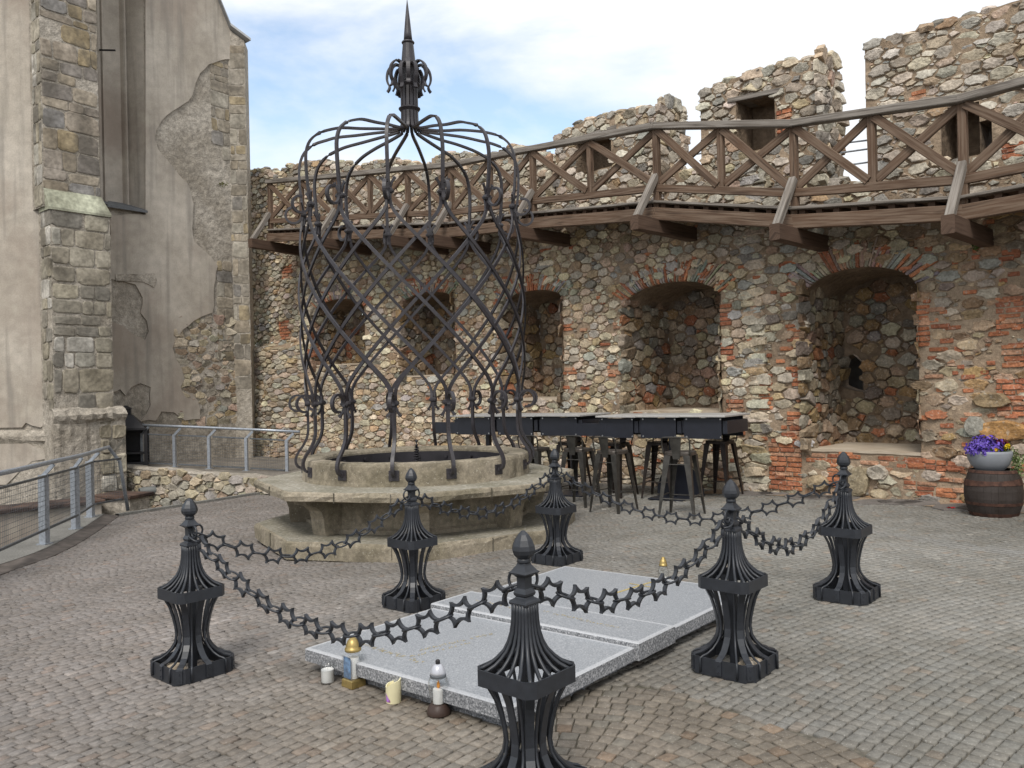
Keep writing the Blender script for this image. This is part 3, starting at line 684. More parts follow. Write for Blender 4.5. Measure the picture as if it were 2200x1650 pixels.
# lining and dark cover
mb = MB(); mb.lathe([(1.012, .60), (1.012, .735), (1.0, .735), (1.0, .60)], (WX, WY, 0), 64, capb=False, capt=False)
for i in range(18):
    a = 2 * pi * i / 18 + .1; c = vec(WX + .995 * sin(a), WY - .995 * cos(a), .675); mb.sweep([c, c - vec(sin(a), -cos(a), 0) * .03], [(.022 * cos(q), .022 * sin(q)) for q in [k * pi / 4 for k in range(8)]])
keep(mb.build('iron_lining', M['wellin']), well)
mb = MB(); mb.lathe([(1.0, .60)], (WX, WY, 0), 64, capb=True, capt=False); keep(mb.build('cover', M['wellin']), well)
# small coiled spindle standing in the middle
mb = MB(); hx = []; cxy = PY(895, 960, WY - .35)
for k in range(150): a = k * 2 * pi / 14; r = .042 - .022 * (k / 150); hx.append((cxy[0] + r * cos(a), cxy[1] + r * sin(a), .62 + .0018 * k))
mb.tube(hx, .0065, 5, up=vec(0, 0, 1)); mb.lathe([(.012, .60), (.012, .90), (.02, .905), (.006, .915), (.006, .93), (.014, .94), (.016, .95), (.010, .962), (.002, .968)], (cxy[0], cxy[1], 0), 10)
keep(mb.build('coiled_spindle', M['wellin'], smooth=True), well)

# ---- iron cage
CRAD, ZT, ZB = 1.178, 3.453, 1.374; PHT, PHB = -.0707, -.0655; DA = 2 * pi / 14
def cyl(R, a, z): return vec(WX + R * sin(a), WY - R * cos(a), z)
def radial(a): return vec(sin(a), -cos(a), 0)
def tang(a): return vec(cos(a), sin(a), 0)
IR = M['forged']
rj = random.Random(12)
for i in range(14):
    a = PHT + i * DA
    prof = [(1.180, 3.33), (1.188, 3.50), (1.212, 3.70), (1.222, 3.88), (1.212, 4.01), (1.165, 4.13), (1.06, 4.225), (.92, 4.285), (.80, 4.315), (.60, 4.345), (.40, 4.37), (.22, 4.395), (.135, 4.415), (.100, 4.45), (.088, 4.51), (.085, 4.60), (.085, 4.95), (.083, 5.02)]
    j1 = rj.uniform(-.02, .02)
    pts = [cyl(r, a + j1 * (0 if z < 3.9 or r < .2 else .4), z + (rj.uniform(-.006, .006) if .3 < r < 1.1 else 0)) for r, z in prof]
    pts = smooth_line(pts, 3)
    mb = MB(); mb.flat(pts, .034, .024, up=lambda k, t=tang(a): np.cross(t, vec(0, 0, 1)) * -1 + vec(0, 0, .6)); keep(mb.build('dome_rib', IR), well)
def ease(t):      # vertical tangents at both ends, straight in between
    e = .13
    if t < e: return t * t / (2 * e) / (1 - e)
    if t > 1 - e: return 1 - (1 - t) ** 2 / (2 * e) / (1 - e)
    return (t - e / 2) / (1 - e)
for i in range(14):
    for sg in (-1, 1):
        a0 = PHT + i * DA; a1 = PHB + (i + 3 * sg) * DA; n_ = 34; pts = []
        for k in range(n_ + 1):
            t = k / n_; s_ = ease(t); z = ZT - .02 + (ZB + .02 - ZT + .02) * t
            R = CRAD + (.012 if sg > 0 else -.012) + .060 * sin(pi * t) ** .7; edge = .014 * sg * (1 - min(1, min(t, 1 - t) / .06))
            pts.append(cyl(R, a0 + (a1 - a0) * s_ + edge / R * (1 if t < .5 else -1), z))
        mb = MB(); mb.flat(pts, .033, .020, up=lambda k, P=pts: nrm(vec(P[k][0] - WX, P[k][1] - WY, 0))); keep(mb.build('lattice_bar', IR), well)
def scroll(a, z, up_):
    """C-scroll standing out radially from a collar"""
    pts = []; R0 = .088; n_ = 22; c_r = CRAD + .028 + R0 + .0; s_ = 1 if up_ else -1
    for k in range(n_ + 1):
        th = pi + .25 - (k / n_) * (pi * 1.62); r = R0 * (1 - .10 * k / n_)
        x = cos(th) * r * 1.0; y = sin(th) * r
        pts.append(cyl(c_r + x, a, z + s_ * (-y) + s_ * .03))
    pts = [cyl(CRAD + .012, a, z - s_ * .10), cyl(CRAD + .014, a, z - s_ * .03)][::1] + pts if False else pts
    return pts
for lvl, (z, ph) in enumerate(((ZT, PHT), (ZB, PHB))):
    s_ = 1 if lvl == 0 else -1     # fishtails point up at the top row, down at the bottom row
    for i in range(14):
        a = ph + i * DA; c = cyl(CRAD + .004, a, z); T_, R_n = tang(a), radial(a)
        mb = MB(); mb.box(c, T_ * .050, R_n * .030, vec(0, 0, .013), bev=.006); mb.box(c, T_ * .042, R_n * .026, vec(0, 0, .026), bev=.008)
        co = mb.build('collar', IR); keep(co, well)
        # C scroll
        mb = MB(); R0 = .092; pts = []
        for k in range(25):
            t = k / 24; th = radians(200) - t * radians(305); rr_ = R0 * (1 - .12 * t)
            pts.append(cyl(CRAD + .022 + R0 + rr_ * cos(th), a, z + s_ * -1 * (rr_ * sin(th)) * 1.02 - s_ * .005 - s_ * .0))
        mb.flat(pts, .024, .036, up=lambda k, t=T_: t) ; mb.v = mb.v
        keep(mb.build('scroll', IR, smooth=False), well)
        # fishtails
        mb = MB()
        for sg in (-1, 1):
            q = [cyl(CRAD + .006, a, z) + T_ * sg * .014, c + T_ * sg * .018 + vec(0, 0, s_ * .035), c + T_ * sg * .032 + vec(0, 0, s_ * .075) + R_n * .006, c + T_ * sg * .052 + vec(0, 0, s_ * .108) + R_n * .012, c + T_ * sg * .075 + vec(0, 0, s_ * .128) + R_n * .018]
            mb.flat(smooth_line(q, 3), .026, .014, up=lambda k, r=R_n: r)
            e = q[-2]; mb.flat([e, e + T_ * sg * -.004 + vec(0, 0, s_ * .022), e + T_ * sg * -.002 + vec(0, 0, s_ * .036)], .010, .008, up=lambda k, r=R_n: r)
        keep(mb.build('fishtail', IR), well)
for i in range(14):   # legs and plates
    a = PHB + i * DA; prof = [(1.182, 1.42), (1.184, 1.30), (1.182, 1.15), (1.186, 1.06), (1.205, .985), (1.248, .905), (1.292, .845), (1.320, .785), (1.322, .735), (1.306, .697), (1.282, .679), (1.262, .674)]
    pts = smooth_line([cyl(r, a, z) for r, z in prof], 3)
    mb = MB(); mb.flat(pts, .036, .026, up=lambda k, r=radial(a): r + vec(0, 0, .5)); keep(mb.build('leg', IR), well)
    mb = MB(); c = cyl(1.254, a, .672); mb.box(c, tang(a) * .052, radial(a) * .006, vec(0, 0, .052), bev=.002); mb.box(c + radial(a) * .01, tang(a) * .02, radial(a) * .008, vec(0, 0, .018), bev=.004); keep(mb.build('wall_plate', IR), well)
fin = MB(); fin.lathe([(.086, 5.13), (.084, 5.17), (.078, 5.20), (.060, 5.385), (.060, 5.39)], (WX, WY, 0), 24); finial = keep(fin.build('spire_base', IR, smooth=False), well)
mb = MB(); mb.lathe([(.058, 5.385), (.070, 5.392), (.073, 5.402), (.066, 5.413), (.052, 5.42)], (WX, WY, 0), 24); keep(mb.build('spire_ring', IR, smooth=True), well)
mb = MB(); mb.lathe([(.050, 5.415), (.043, 5.50), (.028, 5.66), (.012, 5.81), (.001, 5.90)], (WX, WY, 0), 20); keep(mb.build('spire', IR, smooth=True), well)
for z in (4.925, 4.65):
    mb = MB(); mb.lathe([(.090, z - .04), (.104, z - .022), (.122, z + .0), (.122, z + .008), (.100, z + .022), (.094, z + .024)], (WX, WY, 0), 28); keep(mb.build('neck_collar', IR, smooth=False), well)
mb = MB(); mb.lathe([(.055, 4.55), (.055, 5.14)], (WX, WY, 0), 12); keep(mb.build('core_tube', IR), well)
for i in range(14):
    a = i * DA + .1; big = i % 2 == 0
    pr = [(.080, 4.95), (.082, 5.06), (.095, 5.13), (.135, 5.165), (.190, 5.15), (.238, 5.09), (.252, 5.01), (.240, 4.955), (.222, 4.92), (.230, 4.885), (.250, 4.86)] if big else [(.078, 4.95), (.078, 5.05), (.088, 5.11), (.120, 5.135), (.165, 5.115), (.192, 5.05), (.190, 4.98), (.172, 4.93), (.160, 4.895), (.170, 4.86), (.182, 4.84)]
    mb = MB(); mb.flat(smooth_line([cyl(r, a, z) for r, z in pr], 3), .042, .020, up=lambda k, t=tang(a): np.cross(t, vec(0, 0, 1)) * -1 + vec(0, 0, .3)); keep(mb.build('curled_leaf', IR), well)
# ================================================================== CURTAIN WALL (curved plan)
WP = [(9.15, 5.18), (5.65, 8.68), (5.24, 9.08), (3.98, 10.38), (2.56, 11.75), (.92, 13.48), (-.5, 14.9), (-1.6, 15.85), (-4.37, 17.75), (-6.6, 19.2), (-8.9, 20.6)]
_wl = smooth_line(WP, 12)
for _ in range(6): _wl = [_wl[0]] + [(_wl[i - 1] + 2 * _wl[i] + _wl[i + 1]) / 4 for i in range(1, len(_wl) - 1)] + [_wl[-1]]
WL = np.array(_wl); WU = np.concatenate([[0], np.cumsum(np.linalg.norm(np.diff(WL, axis=0), axis=1))])
_t = np.gradient(WL, axis=0); _t /= np.linalg.norm(_t, axis=1)[:, None]; WN = np.stack([_t[:, 1], -_t[:, 0]], 1)
if WN[5] @ WL[5] > 0: WN = -WN
def sstep(a, b, x): t = min(1, max(0, (x - a) / (b - a))); return t * t * (3 - 2 * t)
class FMap:
    """surface map: (u, v, w) -> point, w outwards; uv(px) from a photograph pixel's ray"""
class WallMap(FMap):
    bulge = None
    def P(s, u, v, w=0.0):
        x = np.interp(u, WU, WL[:, 0]); y = np.interp(u, WU, WL[:, 1]); nx = np.interp(u, WU, WN[:, 0]); ny = np.interp(u, WU, WN[:, 1])
        if s.bulge and w > -.4: w = w + s.bulge(u, v)
        return vec(x + nx * w, y + ny * w, v)
    def uv(s, x, y):
        d = ray(x, y)
        for i in range(len(WL) - 1):
            a, b = WL[i], WL[i + 1]; c0 = d[0] * a[1] - d[1] * a[0]; c1 = d[0] * b[1] - d[1] * b[0]
            if c0 * c1 <= 0:
                f = c0 / (c0 - c1); q = a + (b - a) * f; t = (q @ d[:2]) / (d[:2] @ d[:2])
                if t > 0: return WU[i] + f * (WU[i + 1] - WU[i]), 1.5 + d[2] * t
        return None
class PlaneMap(FMap):
    def __init__(s, x, y, dx, dy): s.o = vec(x, y); s.d = nrm(vec(dx, dy)); s.n = vec(s.d[1], -s.d[0]); s.n = -s.n if s.n @ s.o > 0 else s.n
    def P(s, u, v, w=0.0): q = s.o + s.d * u + s.n * w; return vec(q[0], q[1], v)
    def uv(s, x, y):
        d = ray(x, y); t = (s.n @ s.o) / (s.n @ d[:2]); q = d[:2] * t; return (q - s.o) @ s.d, 1.5 + d[2] * t
class DirMap(FMap):
    """plane spanned by two 3D directions at an origin, w along n"""
    def __init__(s, o, a, b, n): s.o, s.a, s.b, s.n = o, a, b, n
    def P(s, u, v, w=0.0): return s.o + s.a * u + s.b * v + s.n * w
WM = WallMap()
def wu(x, y): return WM.uv(x, y)
UT = {}
# wall foot follows the yard
def foot(u): p = WM.P(u, 0); return gz(p[0], p[1]) - .05

# silhouette of the wall top: pixel list (left to right) -> (u, z)
TOPPX = [(440, 372), (500, 371), (520, 369), (552, 365), (566, 359), (586, 369), (612, 367), (624, 352), (683, 345), (763, 356), (774, 359), (795, 345), (826, 343), (906, 352), (920, 366)]
def px_top(lst): q = [wu(*p) for p in lst]; q.sort(); return [a for a, _ in q], [b for _, b in q]
secs = []      # (u0,u1,fu,fz,is_merlon)
def sec(lst): fu, fz = px_top(lst); secs.append((fu[0], fu[-1], fu, fz))
sec(TOPPX)
sec([(920.5, 383), (926.5, 381)])
sec([(927, 337), (975, 331), (1017, 332), (1036, 338), (1060, 332), (1085, 316), (1106, 311), (1140, 322), (1172, 335), (1187, 343)])
sec([(1187.5, 420), (1193.5, 418)])
sec([(1194, 292), (1232, 270), (1260, 259), (1290, 248), (1332, 241), (1363, 231), (1400, 228), (1424, 226)])
sec([(1424.5, 369), (1505.5, 370)])
sec([(1506, 198), (1541, 184), (1572, 167), (1608, 156), (1642, 147), (1688, 130), (1765, 128)])
sec([(1765.5, 385), (1860.5, 388)])
sec([(1861, 97), (1922, 81), (1993, 63), (2057, 44), (2125, 20), (2200, 0)])
fu, fz = secs[-1][2], secs[-1][3]
secs[-1] = (0.0, fu[-1], [0.0, fu[0]] + fu[1:], [fz[0] - .3, fz[0]] + fz[1:])
secs.sort()
for i in range(len(secs) - 1):    # close tiny gaps between neighbouring sections
    m_ = (secs[i][1] + secs[i + 1][0]) / 2; a = list(secs[i]); b = list(secs[i + 1]); a[1] = m_; b[0] = m_; secs[i] = tuple(a); secs[i + 1] = tuple(b)
secs[-1] = (secs[-1][0], WU[-1], secs[-1][2] + [WU[-1]], secs[-1][3] + [secs[-1][3][-1]])
jag = random.Random(2); JG = [jag.uniform(-.035, .03) for _ in range(2000)]
def topz(u, eps=0.0):
    for s0, s1, fu, fz in secs:
        if s0 <= u + eps <= s1: return float(np.interp(u, fu, fz)) + JG[int(u / .11) % 2000] * .8
    return 6.0
# niches: left/right jamb px, sill px y (at right jamb front), springing, apex
NI = []
def niche(jl, jr, sill, spr, apx, depth, name):
    (u1, _), (u0, _) = wu(jl, spr), wu(jr, spr); um = (u0 + u1) / 2
    xm = (jl + jr) / 2
    NI.append(dict(u0=u0, u1=u1, sill=wu(xm, sill)[1], spr=wu(xm, spr)[1], apx=wu(xm, apx)[1], D=depth, name=name))
niche(1724, 1970, 968, 622, 571, 1.02, 'niche')
niche(1343, 1546, 884, 640, 603, .98, 'niche')
niche(1080, 1208, 857, 644, 622, .9, 'niche')
niche(866, 976, 806, 646, 626, .85, 'niche')
niche(674, 783, 782, 664, 641, .85, 'niche')
for n_ in NI: n_['hw'] = (n_['u1'] - n_['u0']) / 2; n_['uc'] = (n_['u1'] + n_['u0']) / 2
def archz(n_, u): t = min(1, abs(u - n_['uc']) / n_['hw']); return n_['spr'] + (n_['apx'] - n_['spr']) * max(0, 1 - t ** 2.1) ** .62
voids = []
for n_ in NI: voids.append((n_['u0'], n_['u1'], lambda u, n=n_: n['sill'], lambda u, n=n_: archz(n, u)))
# windows in the merlons: (left px, right px, bottom y, top y left, top y right, through?)
WIN = []
def window(xl, xr, yb, ytl, ytr, depth):
    (u1, zl), (u0, zr) = wu(xl, ytl), wu(xr, ytr); zb = wu((xl + xr) / 2, yb)[1]
    WIN.append((u0, u1, zb, zl, zr, depth)); voids.append((u0, u1, lambda u, z=zb: z, lambda u, a=(u0, u1, zl, zr): a[3] + (a[2] - a[3]) * (u - a[0]) / (a[1] - a[0])))
window(1582, 1664, 322, 217, 203, .46)
window(1238, 1313, 366, 304, 281, .42)
window(2022, 2104, 338, 236, 218, .46)
window(2105, 2131, 332, 262, 256, .50)
def inside_wall(u, v, m=.0):
    if v > topz(u) - m or v < foot(u): return False
    for e in (-.028, .028):
        if v > topz(u + e) + .05: return False
    for a, b, lo, hi in voids:
        if a - .02 < u < b + .02 and lo(u) - .02 < v < hi(min(max(u, a), b)) + .05: return False
    return True
UL0 = wu(660, 700)[0]; UL1 = wu(500, 700)[0]
def bulge(u, v):      # collapsed facing: the rough core stands out at the foot, far left
    k = sstep(UL0 - .2, UL0 + .7, u); e = .42 * k * (1 - sstep(2.42, 2.62, v + .05 * sin(u * 7)))
    return e + .06 * k * sin(u * 5 + v * 4) * (v < 2.4)
WM.bulge = bulge
wall = thing('castle_wall', 'curved rubble stone castle wall with arched niches and broken battlements', 'castle wall', (0, 0, 0))

def noise3(p, s=1.0):
    x, y, z = p * s; return (sin(x * 1.7 + 2.1 * sin(y * .9)) + sin(y * 2.3 + 1.3 * sin(z * 1.1 + .5)) + sin(z * 1.9 + 1.7 * sin(x * 1.3))) / 3
# --- mortar body
def wall_body():
    mb = MB(); cuts = set([0.0, float(WU[-1])])
    for a, b, _, _ in voids: cuts |= {a, b}
    for s0, s1, _, _ in secs: cuts |= {s0, s1}
    cuts = sorted(c for c in cuts if 0 <= c <= WU[-1]); us = []
    for a, b in zip(cuts[:-1], cuts[1:]):
        if b - a < 1e-4: continue
        k = max(1, int(math.ceil((b - a) / .11))); us += [(a + (b - a) * i / k, a + (b - a) * (i + 1) / k) for i in range(k)]
    def d(u, v, w=0.0):
        p = WM.P(u, v, w); n_ = noise3(p, 3.1) * .018 + noise3(p, 9.0) * .008; return WM.P(u, v, w + n_)
    for ua, ub in us:
        um = (ua + ub) / 2; e = 1e-5; ta, tb = topz(ua + e), topz(ub - e)
        iv = []
        for a, b, lo, hi in voids:
            if a < um < b: iv.append((lo(ua), lo(ub), hi(ua), hi(ub)))
        iv.sort(); seg = []; cur = (foot(ua), foot(ub))
        for q in iv: seg.append((cur, (q[0], q[1]))); cur = (q[2], q[3])
        seg.append((cur, (ta, tb)))
        for (a0, b0), (a1, b1) in seg:
            if a1 - a0 < .01 and b1 - b0 < .01: continue
            k = max(1, int(((a1 - a0) + (b1 - b0)) / 2 / .13)); vs = []
            for i in range(k + 1): t = i / k; vs += [d(ua, a0 + (a1 - a0) * t), d(ub, b0 + (b1 - b0) * t)]
            mb.add(vs, [(2 * i, 2 * i + 2, 2 * i + 3, 2 * i + 1) for i in range(k)])
        # cap and back
        T = -.52
        mb.add([d(ua, ta), d(ub, tb), WM.P(ub, tb, T), WM.P(ua, ta, T)], [(0, 1, 2, 3)])
        zb = 3.2 if um < 9 else 3.9
        lo_ = (zb, zb); 
        for q in [q for q in iv if q[0] > zb]:
            mb.add([WM.P(ua, lo_[0], T), WM.P(ub, lo_[1], T), WM.P(ub, q[1], T), WM.P(ua, q[0], T)], [(0, 1, 2, 3)]); lo_ = (q[2], q[3])
        mb.add([WM.P(ua, lo_[0], T), WM.P(ub, lo_[1], T), WM.P(ub, tb, T), WM.P(ua, ta, T)], [(0, 1, 2, 3)])
        mb.add([WM.P(ua, zb, T), WM.P(ub, zb, T), WM.P(ub, zb, -1.3), WM.P(ua, zb, -1.3)], [(0, 1, 2, 3)])
    for i in range(len(secs) - 1):     # end faces of merlons
        u = secs[i][1]; za, zc = topz(u - 1e-4), topz(u + 1e-4); lo_, hi_ = min(za, zc), max(za, zc)
        if hi_ - lo_ < .05: continue
        k = 8; vs = []
        for j in range(k + 1): z = lo_ + (hi_ - lo_) * j / k; vs += [d(u, z), WM.P(u, z, -.25), WM.P(u, z, -.52)]
        mb.add(vs, [(3 * j + q, 3 * j + 3 + q, 3 * j + 4 + q, 3 * j + 1 + q) for j in range(k) for q in (0, 1)])
    for (u0, u1, zb, zl, zr, dp) in WIN:
        c = [(u0, zb), (u1, zb), (u1, zl), (u0, zr)]; vs = [WM.P(u, z, .01) for u, z in c] + [WM.P(u, z, -dp - .02) for u, z in c]
        mw = MB(); mw.add(vs, [(i, (i + 1) % 4, 4 + (i + 1) % 4, 4 + i) for i in range(4)])
        if dp < .5: mw.add([WM.P(u, z, -dp) for u, z in c], [(0, 1, 2, 3)])
        keep(mw.build('window_recess', M['niche']), wall)  # darkened mortar paints the shade inside the opening
    return mb
# --- stones
PAL = [((.52, .45, .345), 3.6), ((.47, .435, .38), 2.6), ((.36, .36, .35), .7), ((.44, .34, .22), 1.1), ((.36, .285, .21), 1.5), ((.25, .235, .215), .9), ((.46, .37, .30), 1.3), ((.60, .54, .44), 1.6), ((.40, .37, .31), 1.8)]
PALR = [((.40, .33, .24), 2.4), ((.38, .345, .29), 1.8), ((.30, .295, .28), .7), ((.36, .25, .135), 1.4), ((.28, .195, .13), 2.2), ((.22, .19, .165), 1.2), ((.37, .27, .20), 1.6), ((.46, .41, .33), 1.0), ((.34, .145, .08), .45)]
def pick(pal, r):
    t = r.random() * sum(w for _, w in pal)
    for c, w in pal:
        t -= w
        if t <= 0: break
    g = r.uniform(.82, 1.16); return tuple(min(.66, q * g * r.uniform(.95, 1.05)) for q in c)
BR = [(.39, .155, .082), (.43, .185, .10), (.35, .14, .08), (.40, .235, .16), (.31, .12, .07)]
def brickc(r): c = r.choice(BR); g = r.uniform(.8, 1.15); return tuple(q * g for q in c)
def stone_piece(mb, fm, poly, h, r, col, tiltx=0.0, tilty=0.0, base=-.02):
    """poly: list of (u,v) ccw; raised faceted stone"""
    n_ = len(poly); cu = sum(p[0] for p in poly) / n_; cv = sum(p[1] for p in poly) / n_
    vs = []; h2 = h
    for s_, w in ((1.0, base), (r.uniform(.95, .99), h2 * .72), (r.uniform(.80, .92), h2)):
        for (u, v) in poly:
            k = s_ + (r.uniform(-.05, .03) if s_ < 1 else 0); du, dv = (u - cu) * k, (v - cv) * k
            ww = w + (du * tiltx + dv * tilty if w > 0 else 0) + (r.uniform(-.12, .12) * h2 if w > 0 else 0)
            vs.append(fm.P(cu + du, cv + dv, ww))
    vs.append(fm.P(cu + r.uniform(-.01, .01), cv + r.uniform(-.01, .01), h2 * r.uniform(.7, 1.35)))
    fs = []
    for j in (0, 1):
        for i in range(n_): k = (i + 1) % n_; fs.append((j * n_ + i, j * n_ + k, (j + 1) * n_ + k, (j + 1) * n_ + i))
    fs += [(2 * n_ + i, 2 * n_ + (i + 1) % n_, 3 * n_) for i in range(n_)]
    mb.add(vs, fs, 0, col); m_ = len(vs)
    for q in range(m_): g_ = r.uniform(.86, 1.12); mb.c[-m_ + q] = tuple(k * g_ for k in col)
def chamfer(poly, r, k0=.16, k1=.30):
    out_ = []; n_ = len(poly)
    for i in range(n_):
        a, b, c = poly[i - 1], poly[i], poly[(i + 1) % n_]; t0, t1 = r.uniform(k0, k1), r.uniform(k0, k1)
        out_.append((b[0] + (a[0] - b[0]) * t0, b[1] + (a[1] - b[1]) * t0)); out_.append((b[0] + (c[0] - b[0]) * t1, b[1] + (c[1] - b[1]) * t1))
    return out_
def masonry(mb, fm, u0, u1, v0, v1, inside, rmin, rmax, asp, r, palf, hf=(.012, .034), gap=.0045, bricks=None, skew=2.0):
    """irregular rubble: dart-thrown sites of varied size, power-diagram cells, each one a raised stone"""
    pts = []; cell = rmax * 1.1; gridd = {}
    def near(x, y, R):
        cx_, cy_ = int(x / cell), int(y / cell); k = int(R / cell) + 1
        for i in range(cx_ - k, cx_ + k + 1):
            for j in range(cy_ - k, cy_ + k + 1):
                for q in gridd.get((i, j), ()): yield q
    U0, U1 = u0 / asp, u1 / asp; area = (U1 - U0) * (v1 - v0)
    sizes = sorted([rmin + (rmax - rmin) * r.random() ** skew for _ in range(int(area / (rmin * rmax * 1.3)) + 8)], reverse=True)
    for s_ in sizes:
        for _ in range(22):
            x, y = r.uniform(U0, U1), r.uniform(v0, v1)
            if all(math.hypot(x - pts[q][0], y - pts[q][1]) > .84 * (s_ + pts[q][2]) for q in near(x, y, s_ + rmax)):
                gridd.setdefault((int(x / cell), int(y / cell)), []).append(len(pts)); pts.append((x, y, s_)); break
    for i, (x, y, s_) in enumerate(pts):
        ux = x * asp
        if not inside(ux, y): continue
        if bricks and any(a < ux < b and c < y < d for a, b, c, d in bricks): continue
        R = s_ * 2.1; poly = [(x + R * cos(q * pi / 4 + .39), y + R * sin(q * pi / 4 + .39)) for q in range(8)]
        for j in near(x, y, s_ * 2 + rmax * 2):
            if j == i: continue
            X, Y, S_ = pts[j]; dx, dy = X - x, Y - y; d2 = dx * dx + dy * dy
            if d2 > (R + 2.2 * S_ + s_) ** 2: continue
            k = (d2 + s_ * s_ - S_ * S_) / 2     # (p-xi).d <= k
            out_ = []; n_ = len(poly)
            for q in range(n_):
                a, b = poly[q], poly[(q + 1) % n_]; fa = (a[0] - x) * dx + (a[1] - y) * dy - k; fb = (b[0] - x) * dx + (b[1] - y) * dy - k
                if fa <= 0: out_.append(a)
                if fa * fb < 0: t = fa / (fa - fb); out_.append((a[0] + (b[0] - a[0]) * t, a[1] + (b[1] - a[1]) * t))
            poly = out_
            if len(poly) < 3: break
        if len(poly) < 3: continue
        # drop tiny edges
        pp = [poly[q] for q in range(len(poly)) if math.hypot(poly[q][0] - poly[q - 1][0], poly[q][1] - poly[q - 1][1]) > .012]
        if len(pp) < 3: continue
        cx_ = sum(p[0] for p in pp) / len(pp); cy_ = sum(p[1] for p in pp) / len(pp); rad = sum(math.hypot(p[0] - cx_, p[1] - cy_) for p in pp) / len(pp)
        k = max(.50, 1 - gap / rad * r.uniform(.5, 2.4))
        qq = []      # broken, uneven outline
        for q in range(len(pp)):
            a, b = pp[q], pp[(q + 1) % len(pp)]; L_ = math.hypot(a[0] - b[0], a[1] - b[1]); qq.append(a)
            if L_ > rad * .55: t = r.uniform(.3, .7); e = r.uniform(0.0, .16); mx_, my_ = a[0] + (b[0] - a[0]) * t, a[1] + (b[1] - a[1]) * t; qq.append((mx_ + (cx_ - mx_) * e, my_ + (cy_ - my_) * e))
        pp = qq; pp = [((cx_ + (a - cx_) * k) * asp, cy_ + (b - cy_) * k) for a, b in pp]
        pp = chamfer(pp, r, .08, .20) if len(pp) < 7 else pp
        h = r.uniform(*hf) * min(1.3, .55 + rad / .09 * .5)
        stone_piece(mb, fm, pp, h, r, palf(cx_ * asp, cy_, r), r.uniform(-.28, .28), r.uniform(-.34, .34))
def brick_field(mb, fm, a, b, c, d, r, inside, keep_=.93, L_=.235, H_=.062, g=.012, hf=(.012, .026)):
    v = c; k = 0
    while v < d - .02:
        hh = H_ * r.uniform(.88, 1.12); u = a - (L_ / 2 if k % 2 else 0) + r.uniform(-.03, .03)
        while u < b:
            l = L_ * r.choice([1, 1, .55, .9]) * r.uniform(.9, 1.05); x0, x1 = max(u, a), min(u + l, b)
            if x1 - x0 > .05 and r.random() < keep_ and inside((x0 + x1) / 2, v + hh / 2):
                j = lambda: r.uniform(-.004, .004)
                poly = [(x0 + j(), v + j()), (x1 - g + j(), v + j()), (x1 - g + j(), v + hh - g + j()), (x0 + j(), v + hh - g + j())]
                poly = chamfer(poly, r, .05, .12); stone_piece(mb, fm, poly, r.uniform(*hf), r, brickc(r), r.uniform(-.04, .04), r.uniform(-.08, .08))
            u += l
        v += hh; k += 1
def pxrect(x0, x1, y0, y1):
    (a, z1), (b, z0) = wu(x1, y0), wu(x0, y1); return (min(a, b), max(a, b), min(z0, z1), max(z0, z1))
BRK = [pxrect(*q) for q in [(1690, 1722, 880, 955), (1652, 1722, 958, 1050), (1968, 1998, 655, 745), (2138, 2200, 628, 720), (2150, 2200, 735, 790), (2140, 2200, 815, 905), (1730, 1990, 978, 992),
    (1776, 1812, 1000, 1045), (1900, 2010, 985, 1003), (1940, 2060, 1030, 1062), (2010, 2060, 990, 1022), (1546, 1572, 650, 700), (1546, 1576, 735, 762), (1210, 1232, 690, 712), (1210, 1240, 785, 805), (1316, 1343, 692, 708), (1305, 1343, 776, 802),
    (1630, 1660, 800, 880), (978, 1000, 690, 712), (600, 626, 690, 730), (1690, 1722, 700, 735), (1700, 1722, 790, 830), (1668, 1700, 230, 300), (1950, 1990, 185, 222), (2060, 2110, 880, 905), (870, 890, 765, 790), (2150, 2200, 300, 345), (606, 628, 570, 600), (1560, 1600, 860, 885)]]
UZ = wu(1960, 800)[0]
r1 = random.Random(11)
rb = random.Random(91)
for _ in range(380):      # single stray bricks among the rubble, thickest towards the right
    u = UZ + (rb.random() ** 2.3) * 11 - 1.7; v = rb.uniform(.05, 3.2 if u < 9 else 3.8); l = rb.choice([.10, .16, .22]); h = rb.uniform(.045, .062)
    BRK.append((u, u + l, v, v + h + .014))
def palw(u, v, r):
    k = sstep(UZ + 2.2, UZ - .3, u) * (1 - .7 * sstep(2.7, 3.3, v))
    if u > UL0: return tuple(q * .88 for q in pick(PAL, r))
    if v > (3.3 if u < 9 else 4.2) and r.random() < .8: c = pick(PAL, r); g = sum(c) / 3; return tuple(q * .55 + g * .42 for q in c)
    return pick(PALR if r.random() < k else PAL, r)
body = wall_body()
st = MB()
UMIN = max(.1, wu(2199, 700)[0] - 3.0); UMAX = WU[-1] - .1
ins = lambda u, v: inside_wall(u, v, .0)
masonry(st, WM, UMIN, wu(1620, 700)[0], -.1, 7.6, ins, .016, .078, 1.95, r1, palw, bricks=BRK, skew=2.3)
masonry(st, WM, wu(1620, 700)[0], wu(1180, 700)[0], -.2, 7.0, ins, .017, .078, 1.7, r1, palw, bricks=BRK, skew=2.1)
masonry(st, WM, wu(1180, 700)[0], UL0, -.3, 7.0, ins, .018, .076, 1.85, r1, palw, hf=(.015, .045), bricks=BRK, skew=2.8)
masonry(st, WM, UL0, UMAX, -.3, 7.2, ins, .023, .066, 1.5, r1, palw, hf=(.02, .07), skew=1.6, bricks=BRK)
for q in BRK: brick_field(st, WM, *q, r1, ins, keep_=1.0 if q[1] - q[0] < .25 else .93, L_=.235 if q[1] - q[0] > .25 else .47)
